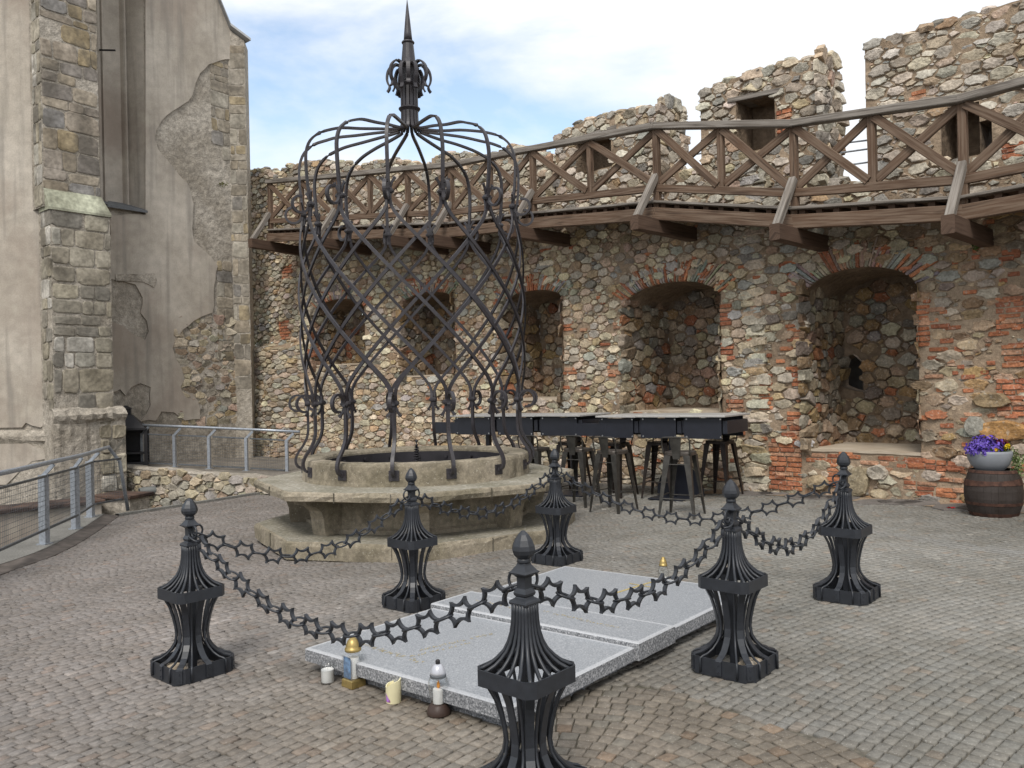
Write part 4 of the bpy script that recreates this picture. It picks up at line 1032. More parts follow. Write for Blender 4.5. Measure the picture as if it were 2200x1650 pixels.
# a few very large field stones by the barrel
for (x, y, a, b, c) in [(2155, 925, .30, .115, (.36, .21, .09)), (2130, 860, .20, .10, (.25, .19, .12)), (1845, 1035, .14, .19, (.29, .25, .18)), (1760, 1035, .15, .10, (.36, .29, .20)), (1888, 1015, .13, .10, (.40, .37, .33)), (2095, 915, .11, .12, (.28, .28, .26))]:
    u, v = wu(x, y); st_poly = [(u + a * cos(q * 2 * pi / 11) * r1.uniform(.88, 1.08), v + b * sin(q * 2 * pi / 11) * r1.uniform(.88, 1.08)) for q in range(11)]
    stone_piece(st, WM, st_poly, .075, r1, c)
# merlon end faces (right hand ends are seen)
for i in range(len(secs) - 1):
    u = secs[i][1]; za, zc = topz(u - 1e-4), topz(u + 1e-4); lo_, hi_ = min(za, zc), max(za, zc)
    if hi_ - lo_ < .15 or zc < za: continue
    p = WM.P(u, 0, 0); q = WM.P(u, 0, -1); inw = nrm(q - p); al = nrm(WM.P(u + .1, 0) - WM.P(u - .1, 0)); out_n = -al if zc > za else al
    dm = DirMap(vec(p[0], p[1], 0), inw, vec(0, 0, 1), out_n)
    masonry(st, dm, .0, .52, lo_, hi_ + .04, lambda a, b: True, .035, .09, 1.3, r1, palw, hf=(.015, .045))
# loose coping stones along the tops
rc = random.Random(21)
u = UMIN
while u < UMAX:
    z = topz(u); s_ = rc.uniform(.05, .11)
    for w_ in (-.10, -.36):
        if abs(topz(u + .2) - topz(u - .2)) > .25: continue
        c = WM.P(u + rc.uniform(-.04, .04), z + rc.uniform(-.02, .035), w_ + rc.uniform(-.05, .05)); vs = []; n_ = 7
        ax = rc.uniform(0, 3)
        for (rr_, zz) in ((.75, -.6), (1, 0), (.72, .55)):
            for q in range(n_):
                an = ax + 2 * pi * q / n_; k = s_ * rr_ * rc.uniform(.82, 1.18); vs.append(c + vec(k * 1.25 * cos(an), k * 1.1 * sin(an), zz * s_ * .8 + rc.uniform(-.006, .006)))
        vs.append(c + vec(0, 0, s_ * .62)); fs = [(j * n_ + q, j * n_ + (q + 1) % n_, (j + 1) * n_ + (q + 1) % n_, (j + 1) * n_ + q) for j in (0, 1) for q in range(n_)] + [(2 * n_ + q, 2 * n_ + (q + 1) % n_, 3 * n_) for q in range(n_)]
        st.add(vs, fs, 0, pick(PAL, rc) if rc.random() < .8 else (.22, .21, .19))
    u += s_ * 1.9
keep(body.build('mortar_core', M['mortar']), wall)
keep(st.build('facing_stones', M['stone']), wall)
# --- arches, niche interiors
ra = random.Random(31)
for ni, n_ in enumerate(NI):
    mb = MB(); u0, u1, D, sill, spr = n_['u0'], n_['u1'], n_['D'], n_['sill'], n_['spr']; K = 26
    # voussoirs following the arch line
    pts = []
    for k in range(201): u = u0 + (u1 - u0) * k / 200; pts.append((u, archz(n_, u)))
    # continue a little down the jambs
    cum = [0]
    for k in range(200): cum.append(cum[-1] + math.hypot(pts[k + 1][0] - pts[k][0], pts[k + 1][1] - pts[k][1]))
    s_ = .0; T = cum[-1]; cc = (n_['uc'], spr - n_['hw'] * (.55 if ni else .35))
    while s_ < T - .02:
        wd = ra.uniform(.032, .06); 
        def ptat(s):
            i = max(1, min(200, int(np.searchsorted(cum, min(s, T))))); f_ = (min(s, T) - cum[i - 1]) / max(cum[i] - cum[i - 1], 1e-9)
            return (pts[i - 1][0] + (pts[i][0] - pts[i - 1][0]) * f_, pts[i - 1][1] + (pts[i][1] - pts[i - 1][1]) * f_)
        a, b = ptat(s_ + .006), ptat(s_ + wd - .006); ln = ra.uniform(.26, .36) * (1 if ni < 2 else .95)
        def outw(p): d = vec(p[0] - cc[0], p[1] - cc[1]); return d / np.linalg.norm(d)
        da, db = outw(a), outw(b); j = lambda: ra.uniform(-.012, .012)
        poly = [(a[0] - da[0] * .02, a[1] - da[1] * .02), (b[0] - db[0] * .02, b[1] - db[1] * .02), (b[0] + db[0] * ln * 1.0 + j(), b[1] + db[1] * ln + j()), (a[0] + da[0] * ln + j(), a[1] + da[1] * ln + j())]
        poly = chamfer(poly, ra, .04, .1)
        br = ra.random() < (.42 if ni else .34); col = brickc(ra) if br else tuple(q * ra.uniform(.8, 1.1) for q in ra.choice([(.33, .31, .28), (.28, .28, .27), (.36, .29, .23), (.40, .36, .30), (.25, .23, .21)]))
        stone_piece(mb, WM, poly, ra.uniform(.012, .030), ra, col); s_ += wd
    keep(mb.build('arch', M['stone']), wall)
    # interior shell
    mb = MB(); sp = .06     # slight splay inwards
    def back(u): return n_['uc'] + (u - n_['uc']) * (1 - sp / n_['hw'])
    def q_(u, v, w): p = WM.P(u, v, w); return p + vec(1, 1, 1) * 0 + vec(noise3(p, 5) * .02, noise3(p + 3, 6) * .02, noise3(p + 7, 7) * .02)
    J = 8
    vs = []
    for k in range(K + 1):
        u = u0 + (u1 - u0) * k / K
        for j in range(J + 1): f_ = j / J; vs.append(q_(u + (back(u) - u) * f_, archz(n_, u) - .05 * f_, -D * f_ + (.01 if j == 0 else 0)))
    mb.add(vs, [(k * (J + 1) + j, k * (J + 1) + j + 1, (k + 1) * (J + 1) + j + 1, (k + 1) * (J + 1) + j) for k in range(K) for j in range(J)])
    for uu in (u0, u1):
        vs = []; KK = 14
        for k in range(KK + 1):
            v = sill - .03 + (spr + .02 - sill) * k / KK
            for j in range(J + 1): f_ = j / J; vs.append(q_(uu + (back(uu) - uu) * f_, v - (.05 * f_ if k == KK else 0), -D * f_ + (.01 if j == 0 else 0)))
        mb.add(vs, [(k * (J + 1) + j, k * (J + 1) + j + 1, (k + 1) * (J + 1) + j + 1, (k + 1) * (J + 1) + j) for k in range(KK) for j in range(J)])
    # back wall as columns, with a hole where the photograph shows one
    hole = None
    if ni == 0:
        hb0 = []; 
        dd = []
        for (x, y) in ((1803, 764), (1854, 841)):
            d = ray(x, y); best = min(((abs((WM.P(u, 0, -D)[0]) * d[1] - (WM.P(u, 0, -D)[1]) * d[0]), u) for u in np.linspace(u0, u1, 400))); u = best[1]; pt = WM.P(u, 0, -D); dd.append((u, 1.5 + d[2] * pt[1] / d[1]))
        hole = (min(dd[0][0], dd[1][0]), max(dd[0][0], dd[1][0]), dd[1][1], dd[0][1])
    if ni == 4:
        d = ray(783, 671); best = min(((abs((WM.P(u, 0, -D)[0]) * d[1] - (WM.P(u, 0, -D)[1]) * d[0]), u) for u in np.linspace(u0 + sp, u1, 400))); u = best[1]; pt = WM.P(u, 0, -D); z = 1.5 + d[2] * pt[1] / d[1]; hole = (u - .07, u + .06, z - .09, z + .09)
    xs = [u0 + (u1 - u0) * k / K for k in range(K + 1)]; xb = [back(x) for x in xs]
    if hole: xb += [hole[0], hole[1], (hole[0] + hole[1]) / 2]
    xb = sorted(xb)
    for a, b in zip(xb[:-1], xb[1:]):
        fu_ = lambda x: archz(n_, min(max(n_['uc'] + (x - n_['uc']) / (1 - sp / n_['hw']), u0), u1)) - .05
        m_ = (a + b) / 2; rngs = [((sill - .03, sill - .03), (fu_(a) + .09, fu_(b) + .09))]
        if hole and hole[0] < m_ < hole[1]:
            def ht(x): t = (x - hole[0]) / (hole[1] - hole[0]) * 2 - 1; return hole[3] - (hole[3] - hole[2]) * .22 * t * t + .012 * sin(x * 90)
            hb_ = lambda x: hole[2] + (.18 * (hole[3] - hole[2]) * ((x - hole[0]) / (hole[1] - hole[0])) ** 2)
            rngs = [((sill - .03, sill - .03), (hb_(a), hb_(b))), ((ht(a), ht(b)), (fu_(a) + .09, fu_(b) + .09))]
            mb.add([WM.P(a, hb_(a), -D), WM.P(b, hb_(b), -D), WM.P(b, hb_(b), -D - .3), WM.P(a, hb_(a), -D - .3)], [(0, 1, 2, 3)])
            mb.add([WM.P(a, ht(a), -D), WM.P(b, ht(b), -D), WM.P(b, ht(b), -D - .3), WM.P(a, ht(a), -D - .3)], [(0, 1, 2, 3)])
        for (a0, b0), (a1, b1) in rngs:
            k2 = max(1, int((a1 - a0) / .12)); vs = []
            for i in range(k2 + 1): t = i / k2; vs += [q_(a, a0 + (a1 - a0) * t, -D), q_(b, b0 + (b1 - b0) * t, -D)]
            mb.add(vs, [(2 * i, 2 * i + 1, 2 * i + 3, 2 * i + 2) for i in range(k2)])
    if hole:
        for uu, zz in ((hole[0], 0), (hole[1], 0)): mb.add([WM.P(uu, hole[2], -D), WM.P(uu, hole[3], -D), WM.P(uu, hole[3], -D - .3), WM.P(uu, hole[2], -D - .3)], [(0, 1, 2, 3)])
    for (ua_, ub_, za_, zb2, wa_, wb_) in ((u0 - .06, u1 + .06, n_['apx'] + .13, n_['apx'] + .13, -.04, -D - .10), (u0 - .06, u0 - .06, sill - .1, n_['apx'] + .13, -.04, -D - .10), (u1 + .06, u1 + .06, sill - .1, n_['apx'] + .13, -.04, -D - .10)):  # unseen sheets added behind the shell to keep sky light from leaking in
        if za_ == zb2: mb.add([WM.P(ua_, za_, wa_), WM.P(ub_, za_, wa_), WM.P(ub_, za_, wb_), WM.P(ua_, za_, wb_)], [(0, 1, 2, 3)])
        else: mb.add([WM.P(ua_, za_, wa_), WM.P(ua_, zb2, wa_), WM.P(ua_, zb2, wb_), WM.P(ua_, za_, wb_)], [(0, 1, 2, 3)])
    mb.add([WM.P(u0 - .06, n_['spr'] - (.02 if ni != 4 else -.02), -D - .09), WM.P(u1 + .06, n_['spr'] - (.02 if ni != 4 else -.02), -D - .09), WM.P(u1 + .06, n_['apx'] + .13, -D - .09), WM.P(u0 - .06, n_['apx'] + .13, -D - .09)], [(0, 1, 2, 3)])
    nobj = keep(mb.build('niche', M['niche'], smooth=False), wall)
    # sill
    mb = MB(); vs = []
    for k in range(13):
        u = u0 + (u1 - u0) * k / 12
        for f_, dz in ((.018, -.035), (.02, -.006), (-.25, .0), (-D * .6, .012), (-D - .01, .02)):
            p = WM.P(u if f_ > -.3 else back(u), sill + dz + .006, f_); vs.append(p + vec(0, 0, noise3(p, 6) * .008))
    mb.add(vs, [(k * 5 + j, k * 5 + j + 1, (k + 1) * 5 + j + 1, (k + 1) * 5 + j) for k in range(12) for j in range(4)])
    o = mb.build('sill', M['sill']); o.parent = nobj; o.matrix_parent_inverse = Matrix.Identity(4)
    # stones inside: far side jamb and back wall
    mb = MB(); rn = random.Random(40 + ni)
    p = WM.P(u1, 0, 0); al = nrm(WM.P(u1 + .05, 0) - WM.P(u1 - .05, 0)); inw = nrm(WM.P(back(u1), 0, -D) - p); outn = nrm(vec(*(np.cross(inw, vec(0, 0, 1))))); outn = outn if outn @ al < 0 else -outn
    dm = DirMap(vec(p[0], p[1], 0), inw, vec(0, 0, 1), outn)
    dk = lambda u, v, r: tuple(q * .70 for q in pick(PALR, r))  # stone tones lowered to paint in the niche's shade
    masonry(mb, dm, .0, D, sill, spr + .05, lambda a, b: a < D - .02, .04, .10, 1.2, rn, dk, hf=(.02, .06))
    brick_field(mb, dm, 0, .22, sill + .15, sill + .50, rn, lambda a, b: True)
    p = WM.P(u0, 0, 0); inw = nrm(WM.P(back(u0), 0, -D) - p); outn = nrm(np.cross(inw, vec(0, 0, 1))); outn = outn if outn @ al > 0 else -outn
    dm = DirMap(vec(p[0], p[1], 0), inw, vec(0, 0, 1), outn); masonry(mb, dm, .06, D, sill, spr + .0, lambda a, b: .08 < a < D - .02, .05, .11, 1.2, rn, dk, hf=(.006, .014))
    class BM(FMap):
        def P(s, u, v, w=0.0): return WM.P(u, v, -D + w)
    okb = lambda u, v: back(u0) + .03 < u < back(u1) - .03 and sill + .02 < v < archz(n_, min(max(u, u0), u1)) - .12 and not (hole and hole[0] - .06 < u < hole[1] + .06 and hole[2] - .06 < v < hole[3] + .08)
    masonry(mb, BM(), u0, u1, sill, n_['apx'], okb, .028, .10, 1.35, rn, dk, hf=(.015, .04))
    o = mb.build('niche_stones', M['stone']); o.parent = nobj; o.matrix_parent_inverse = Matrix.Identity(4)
# lintels over the merlon windows
for (u0, u1, zb, zl, zr, dp) in WIN[:2]:
    mb = MB(); mb.beam(WM.P(u0 - .12, zr + .03, -.02), WM.P(u1 + .12, zl + .03, -.02), .10, .065); mb.beam(WM.P(u0 - .12, zr + .035, -.25), WM.P(u1 + .12, zl + .035, -.25), .30, .06); keep(mb.build('lintel', M['woodgrey']), wall)
# dark roofed outbuilding outside the big niche's slit, raised to block the sky
_p = WM.P(NI[0]['uc'], 0, -3.2)
mb = MB(); _al = nrm(WM.P(NI[0]['uc'] + .1, 0) - WM.P(NI[0]['uc'] - .1, 0)); _n = nrm(WM.P(NI[0]['uc'], 0, -1) - WM.P(NI[0]['uc'], 0, 0))
mb.box(vec(_p[0], _p[1], .4), _al * 3.0, _n * 1.2, vec(0, 0, 1.65))
ob_ = thing('outbuilding', 'dark roofed outbuilding glimpsed through the slit of the largest niche', 'building', (0, 0, 0)); mb.build('wall', M['slate'], ob_)
mb = MB(); c = vec(_p[0], _p[1], 2.02); v = [c + _al * 3.2 - _n * 1.4, c - _al * 3.2 - _n * 1.4, c - _al * 3.2 + _n * 1.0 + vec(0, 0, .8), c + _al * 3.2 + _n * 1.0 + vec(0, 0, .8)]
mb.add(v + [q + vec(0, 0, -.08) for q in v], [(0, 1, 2, 3), (7, 6, 5, 4), (0, 4, 5, 1), (2, 6, 7, 3), (1, 5, 6, 2), (3, 7, 4, 0)]); mb.build('roof', M['slate'], ob_)
# thin iron rods across the crenels
rod_lab = [('iron rod spanning the broad crenel by the tallest battlement, highest of three', (1790, 302), (1868, 292)), ('iron rod spanning the broad crenel by the tallest battlement, middle of three', (1790, 322), (1868, 311)), ('iron rod spanning the broad crenel by the tallest battlement, lowest of three', (1790, 351), (1868, 340)), ('iron rod across the narrow gap beside the battlement with the window', (1468, 328), (1512, 320)), ('iron rod in the slim gap left of the low battlement', (1160, 373), (1200, 365))]
for lab, a, b in rod_lab:
    (ua, za), (ub, zb_) = wu(*a), wu(*b); mb = MB(); mb.tube([WM.P(ua, za, -.2), WM.P(ub, zb_, -.2)], .012, 6); tag(mb.build('iron_rod', M['galv']), lab, 'rod', 'iron rods across the crenels')
# weeds on the walls
def weed(p, s, n_, lab, seed, c0=(.10, .15, .035)):
    rr = random.Random(seed); mb = MB()
    for _ in range(n_):
        q = np.array(p) + vec(rr.gauss(0, s), rr.gauss(0, s * .5), rr.gauss(0, s * .55)); d = nrm(vec(rr.uniform(-1, 1), rr.uniform(-1, 0), rr.uniform(-.2, 1))); e = nrm(np.cross(d, vec(rr.random(), rr.random(), rr.random()))); l = rr.uniform(.02, .05)
        g = rr.uniform(.6, 1.4); mb.add([q, q + d * l * .5 + e * l * .25, q + d * l, q + d * l * .5 - e * l * .25], [(0, 1, 2, 3)], 0, tuple(k * g for k in c0))
    tag(mb.build('weed', M['leaf']), lab, 'plant', 'weeds on the masonry')
u, v = wu(560, 742); weed(WM.P(u, v, .12), .12, 160, 'small green weed on the ledge of rough rubble left of the cage', 1)
u, v = wu(2100, 528); weed(WM.P(u, v, .04), .05, 60, 'tiny weed under the walkway above the big niche', 3)

# ================================================================== TIMBER WALKWAY
walk = thing('timber_walkway', 'brown timber walkway with cross braced railing along the top of the castle wall', 'walkway', (0, 0, 0))
MP = [(581, 391, 519, 17.15), (721, 379, 515, 15.95), (877, 363, 511, 14.75), (970, 356, 510, 14.1), (1146, 321, 491, 12.85), (1412, 272, 472, 11.05), (1708, 267, 491, 9.8), (2072, 214, 474, 8.5)]
RT, BB = [], []
for x, yt, yb, Y in MP: RT.append(PY(x, yt, Y)); BB.append(PY(x, yb, Y))
for i in range(len(RT)):    # true verticals: keep plan position of the beam point
    RT[i][0], RT[i][1] = BB[i][0], BB[i][1]
d = nrm(vec(1.15, -1.25, 0)); RT.append(RT[-1] + d * 1.95 + vec(0, 0, .03)); BB.append(BB[-1] + d * 1.95 + vec(0, 0, .03)); RT.append(RT[-1] + d * 2.0); BB.append(BB[-1] + d * 2.0)
Z_ = vec(0, 0, 1)
def wallward(p):    # horizontal direction from the walkway edge to the wall and distance
    i = int(np.argmin([(w_[0] - p[0]) ** 2 + (w_[1] - p[1]) ** 2 for w_ in WL])); n_ = -WN[i]; return vec(n_[0], n_[1], 0), max(.35, math.hypot(WL[i][0] - p[0], WL[i][1] - p[1]))
nP = len(RT)
POSTH = .60
for i in range(nP):
    p, top_ = BB[i], RT[i]; wd, wl = wallward(p); tdir = nrm(RT[min(i + 1, nP - 1)] - RT[max(i - 1, 0)]); tdir[2] = 0
    mb = MB(); mb.beam(p + Z_ * .02 + wd * .02, top_ - Z_ * .045 + wd * .02, .085, .085, up=wd); keep(mb.build('post', M['wood']), walk)
    if i != 3 or True:
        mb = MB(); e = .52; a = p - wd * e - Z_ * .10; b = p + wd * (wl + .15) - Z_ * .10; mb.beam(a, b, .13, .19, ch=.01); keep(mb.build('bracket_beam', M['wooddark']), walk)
        mb = MB(); mb.beam(p - wd * (e - .06) - Z_ * .02, p - wd * .02 + Z_ * .58, .085, .085, up=wd, ext=.01); keep(mb.build('strut', M['woodgrey']), walk)
for i in range(nP - 1):
    A_, B_, a, b = RT[i], RT[i + 1], BB[i], BB[i + 1]; d = nrm(B_ - A_); hd = nrm(vec(d[0], d[1], 0)); nn = vec(-hd[1], hd[0], 0); wd, wl = wallward((a + b) / 2)
    if nn @ wd < 0: nn = -nn
    mb = MB(); mb.beam(A_ - nn * .025, B_ - nn * .025, .125, .085, ext=.03, ch=.008); keep(mb.build('top_rail', M['woodgrey']), walk)
    mb = MB(); mb.beam(a + Z_ * .075 - nn * .03, b + Z_ * .075 - nn * .03, .09, .165, ext=.02, ch=.008); keep(mb.build('main_beam', M['wood']), walk)
    mb = MB(); mb.beam(a + Z_ * .235 - nn * .02, b + Z_ * .235 - nn * .02, .14, .035, ext=.0); keep(mb.build('edge_board', M['woodgrey']), walk)
    mb = MB(); mb.beam(a + Z_ * .425, b + Z_ * .425, .055, .10); keep(mb.build('lower_rail', M['wood']), walk)
    # joist ends between beam and edge board
    mb = MB(); L_ = np.linalg.norm(b - a); k = int(L_ / .20)
    for j in range(k):
        c = a + (b - a) * (j + .5) / k + Z_ * .188 + nn * .30; mb.box(c, hd * .035, nn * .32, Z_ * .028)
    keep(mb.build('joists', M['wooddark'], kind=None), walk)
    mb = MB(); wl2 = wl + .15; nb = int(L_ / .155)
    for j in range(nb):
        c0 = a + (b - a) * (j + .03) / nb; c1 = a + (b - a) * (j + .97) / nb; zz = .262 + rc.uniform(-.002, .002)
        v = [c0 + Z_ * zz, c1 + Z_ * zz, c1 + nn * wl2 + Z_ * zz, c0 + nn * wl2 + Z_ * zz]; mb.add(v + [q - Z_ * .03 for q in v], [(0, 1, 2, 3), (7, 6, 5, 4), (0, 4, 5, 1), (1, 5, 6, 2), (2, 6, 7, 3), (3, 7, 4, 0)])
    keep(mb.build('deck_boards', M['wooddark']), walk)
    # bays: a middle post (except the short bay) and crossed braces
    bays = [(0, 1)] if i == 2 else [(0, .5), (.5, 1)]
    if i != 2:
        p = (a + b) / 2; q = (A_ + B_) / 2; mb = MB(); mb.beam(p + Z_ * .38 + nn * .02, q - Z_ * .04 + nn * .02, .08, .08, up=nn); keep(mb.build('post', M['wood']), walk)
    for f0, f1 in bays:
        t0, t1 = A_ + (B_ - A_) * f0 - Z_ * .06 + hd * .04, A_ + (B_ - A_) * f1 - Z_ * .06 - hd * .04; b0, b1 = a + (b - a) * f0 + Z_ * .50 + hd * .04, a + (b - a) * f1 + Z_ * .50 - hd * .04
        mb = MB(); mb.beam(t0 - nn * .022, b1 - nn * .022, .038, .10, up=nrm(np.cross(b1 - t0, nn))); keep(mb.build('brace', M['wood']), walk)
        mb = MB(); mb.beam(b0 + nn * .022, t1 + nn * .022, .038, .10, up=nrm(np.cross(t1 - b0, nn))); keep(mb.build('brace', M['wood']), walk)
# ================================================================== CHURCH
church = thing('church', 'tall plastered church wall with stone buttress and peeling plaster on the left', 'church', (0, 0, 0))
CMAIN = PlaneMap(-7.53, 15.6, .643, .766)       # main wall plane, u grows towards the castle wall
_a = CMAIN.uv(499, 500)[0]
def cpx(fm, x, y): return fm.uv(x, y)
def sheet(fm, polypx, w0, w1, m, name, parent, uvl=None, jit=0.0, seed=1):
    rr = random.Random(seed); P = uvl or [fm.uv(*q) for q in polypx]
    if jit:
        Q = []
        for i in range(len(P)):
            a, b = P[i], P[(i + 1) % len(P)]; L_ = math.hypot(a[0] - b[0], a[1] - b[1]); k = max(1, int(L_ / .14)) if L_ < 2.4 else 1
            for j in range(k): t = j / k; o = jit if (j and k > 1) else 0; Q.append((a[0] + (b[0] - a[0]) * t + rr.uniform(-o, o), a[1] + (b[1] - a[1]) * t + rr.uniform(-o, o)))
        P = Q
    ar = sum(P[i][0] * P[(i + 1) % len(P)][1] - P[(i + 1) % len(P)][0] * P[i][1] for i in range(len(P)))
    if ar < 0: P = P[::-1]
    n_ = len(P); vs = [fm.P(u, v, w1) for u, v in P] + [fm.P(u, v, w0) for u, v in P]
    mb = MB(); mb.add(vs, [tuple(range(n_)), tuple(range(2 * n_ - 1, n_ - 1, -1))] + [(i, n_ + i, n_ + (i + 1) % n_, (i + 1) % n_) for i in range(n_)])
    o = mb.build(name, m)
    if parent: keep(o, parent)
    return o
cu1 = CMAIN.uv(497.5, 500)[0]; cu0 = -3.0
# bare wall behind the plaster; window niche notch left open
wl_u, wr_u = CMAIN.uv(205, 300)[0], CMAIN.uv(311, 300)[0]; wz = CMAIN.uv(300, 452)[1]
ztop = 12.5; rs_top = [CMAIN.uv(470, -2), CMAIN.uv(497.5, 62)]
sl = (rs_top[1][1] - rs_top[0][1]) / (rs_top[1][0] - rs_top[0][0])
uTop = rs_top[1][0] + (ztop - rs_top[1][1]) / sl
outline = [(cu0, -1.25), (cu1, -1.25), (cu1, rs_top[1][1]), (max(uTop, wr_u + .1), ztop), (wr_u, ztop), (wr_u, wz), (wl_u, wz), (wl_u, ztop), (cu0, ztop)]
sheet(CMAIN, None, -.45, 0.0, M['roughwall'], 'wall', church, uvl=outline)
# narrow return face on the right
pr = CMAIN.P(cu1, 0, 0); RD = nrm(vec(.985, .17, 0)); CRET = PlaneMap(pr[0], pr[1], RD[0], RD[1])
ur = CRET.uv(529.5, 300)[0]
zr0, zr1 = CRET.uv(498, 62)[1], CRET.uv(529, 88)[1]
sheet(CRET, None, -.5, .002, M['roughwall'], 'return_wall', church, uvl=[(0, -1.2), (ur, -1.2), (ur, zr1), (0, zr0)])
# quoins on the corner: coursed blocks
def ashlar(fm, u0, u1, z0, z1, hmin, hmax, lmin, lmax, pal, seed, name, parent, proud=.012, gap=.008, skip=0.0, insf=None):
    rr = random.Random(seed); mb = MB(); z = z0
    while z < z1 - .05:
        h = min(rr.uniform(hmin * .75, hmax * 1.1), z1 - z); u = u0 - rr.uniform(0, lmin * .5)
        while u < u1:
            l = rr.uniform(lmin * .7, lmax * 1.15); a, b = max(u, u0), min(u + l, u1); u += l
            if u1 - b < lmin * .45: b = u1; u = u1
            if b - a < .05 or rr.random() < skip: continue
            if rr.random() < .03: continue
            g = gap / 2 * rr.uniform(.6, 2.4); j = lambda: rr.uniform(-.016, .016); P = [(a + g + j(), z + g + j()), (b - g + j(), z + g + j()), (b - g + j(), z + h - g + j()), (a + g + j(), z + h - g + j())]
            P = chamfer(P, rr, .04, .20); c = rr.choice(pal); k = rr.uniform(.8, 1.15); stone_piece(mb, fm, P, proud * rr.uniform(.6, 1.3), rr, tuple(q * k for q in c), 0, 0)
        z += h
    o = mb.build(name, M['ashlar']); keep(o, parent); return o
AP = [(.34, .30, .24), (.32, .295, .25), (.37, .335, .275), (.29, .27, .235), (.31, .28, .23), (.34, .29, .20), (.40, .38, .33), (.27, .26, .245), (.33, .30, .25)]
ashlar(CRET, .0, ur, 1.6, zr0 - .35, .16, .34, .18, .42, AP, 5, 'quoins', church, proud=.012)
ashlar(CMAIN, cu1 - .42, cu1, CMAIN.uv(480, 345)[1], CMAIN.uv(480, 135)[1], .15, .32, .16, .42, AP, 6, 'quoins', church, proud=.014)
ashlar(CMAIN, cu1 - .38, cu1, 2.2, CMAIN.uv(480, 560)[1], .18, .4, .2, .4, AP, 8, 'quoins', church, proud=.014)
# rubble showing at the foot of the corner
mb = MB(); rq = random.Random(77)
masonry(mb, CMAIN, CMAIN.uv(395, 800)[0], cu1, CMAIN.uv(450, 905)[1], CMAIN.uv(450, 690)[1], lambda u, v: rq.random() < .85, .03, .09, 1.5, rq, lambda u, v, r: tuple(q * .8 for q in pick(PAL, r)), hf=(.006, .02)); keep(mb.build('exposed_rubble', M['stone']), church)
# plaster
main_pl = [(311, -60), (466, -60), (470, 0), (497, 60), (497, 128), (470, 131), (447, 139), (428, 158), (418, 180), (412, 205), (390, 226), (368, 240), (347, 258), (334, 280), (331, 298), (338, 322), (358, 345), (372, 362), (384, 378), (402, 396), (408, 412), (414, 440),
    (413, 470), (411, 490), (416, 520), (433, 535), (452, 552), (466, 572), (461, 600), (457, 640), (455, 672), (432, 680), (414, 690), (392, 708), (375, 728), (369, 748), (376, 770), (388, 790), (395, 815), (386, 832), (392, 845), (412, 846), (424, 862), (428, 900), (395, 903), (372, 886), (345, 884), (333, 904), (300, 905), (322, 870), (322, 832), (300, 823), (280, 832), (268, 850), (256, 836), (246, 842), (236, 842), (236, 690), (262, 700), (290, 722), (310, 730), (318, 712), (314, 690), (300, 672), (305, 640), (290, 612), (262, 604), (236, 600), (236, 462), (311, 462)]
sheet(CMAIN, main_pl, .0, .035, M['plaster'], 'plaster', church, jit=.022, seed=4)
sheet(CMAIN, [(246, 590), (330, 588), (334, 602), (328, 618), (306, 606), (246, 604)], .03, .055, M['roughwall'], 'old_moulding', church, jit=.01, seed=9)
# window: moulded reveal behind the buttress
def prof_wall(fm, prof, z0, z1, m, name, parent):
    mb = MB(); vs = []
    for z in (z0, z1): vs += [fm.P(u, z, w) for u, w in prof]
    k = len(prof); mb.add(vs, [(i, i + 1, k + i + 1, k + i) for i in range(k - 1)]); o = mb.build(name, m); keep(o, parent); return o
WPF = [(200, -.30), (221, -.30), (225, -.22), (230, -.22), (233, -.34), (237, -.34), (239, -.30), (244, -.30), (246, -.42), (250, -.44), (284, -.44), (287, -.36), (289, -.33), (292, -.33), (294, -.36), (296, -.30), (303, -.14), (311, -.0), (312, .035)]
win = prof_wall(CMAIN, [(CMAIN.uv(x, 300)[0], w_) for x, w_ in WPF], wz - .05, ztop, M['plaster'], 'window_recess', church)
mb = MB(); a, b = CMAIN.uv(226, 440)[0], CMAIN.uv(312, 440)[0]; zz = CMAIN.uv(309, 456)[1]
v = [CMAIN.P(a, zz + .22, -.44), CMAIN.P(b - .05, zz + .22, -.44), CMAIN.P(b, zz + .02, .10), CMAIN.P(a, zz + .02, .10)]
mb.add(v + [q - vec(0, 0, .045) for q in v], [(0, 1, 2, 3), (7, 6, 5, 4), (0, 4, 5, 1), (1, 5, 6, 2), (2, 6, 7, 3), (3, 7, 4, 0)]); keep(mb.build('window_sill', M['slate']), church)
mb = MB(); mb.beam(CMAIN.P(CMAIN.uv(224, 101)[0], CMAIN.uv(224, 101)[1], -.2), CMAIN.P(CMAIN.uv(247, 109)[0], CMAIN.uv(247, 109)[1], .02), .03, .03); keep(mb.build('iron_bar', M['hood']), church)
# sloping sheet metal roof edge
mb = MB(); A_ = CMAIN.P(uTop + .4, ztop + .0, .0); q0, q1 = CMAIN.P(rs_top[0][0] - 1.0, rs_top[0][1] - sl * 1.0, 0), CMAIN.P(cu1, rs_top[1][1], 0); q2 = CRET.P(ur + .06, zr1 + .02, 0)
nb = vec(-CMAIN.n[0], -CMAIN.n[1], 0)
up_ = vec(0, 0, .05); v = [q0 - nb * .12 + up_, q1 - nb * .12 + up_, q1 + RD * .0 + up_ * .9, q2 - nb * .10 + up_ * .2, q2 + nb * 1.2 + up_ * .2, q0 + nb * 1.6 + vec(.5, .0, .1)]
mb.add([q0 - nb * .12 + up_, q1 - nb * .14 + up_, q2 - nb * .14, q2 + nb * 1.5, q0 + nb * 1.8 + up_] + [q0 - nb * .12, q1 - nb * .14, q2 - nb * .14 - up_, q2 + nb * 1.5 - up_, q0 + nb * 1.8], [(0, 1, 2, 3, 4), (9, 8, 7, 6, 5), (0, 5, 6, 1), (1, 6, 7, 2), (2, 7, 8, 3)])
keep(mb.build('roof_edge', M['lead']), church)
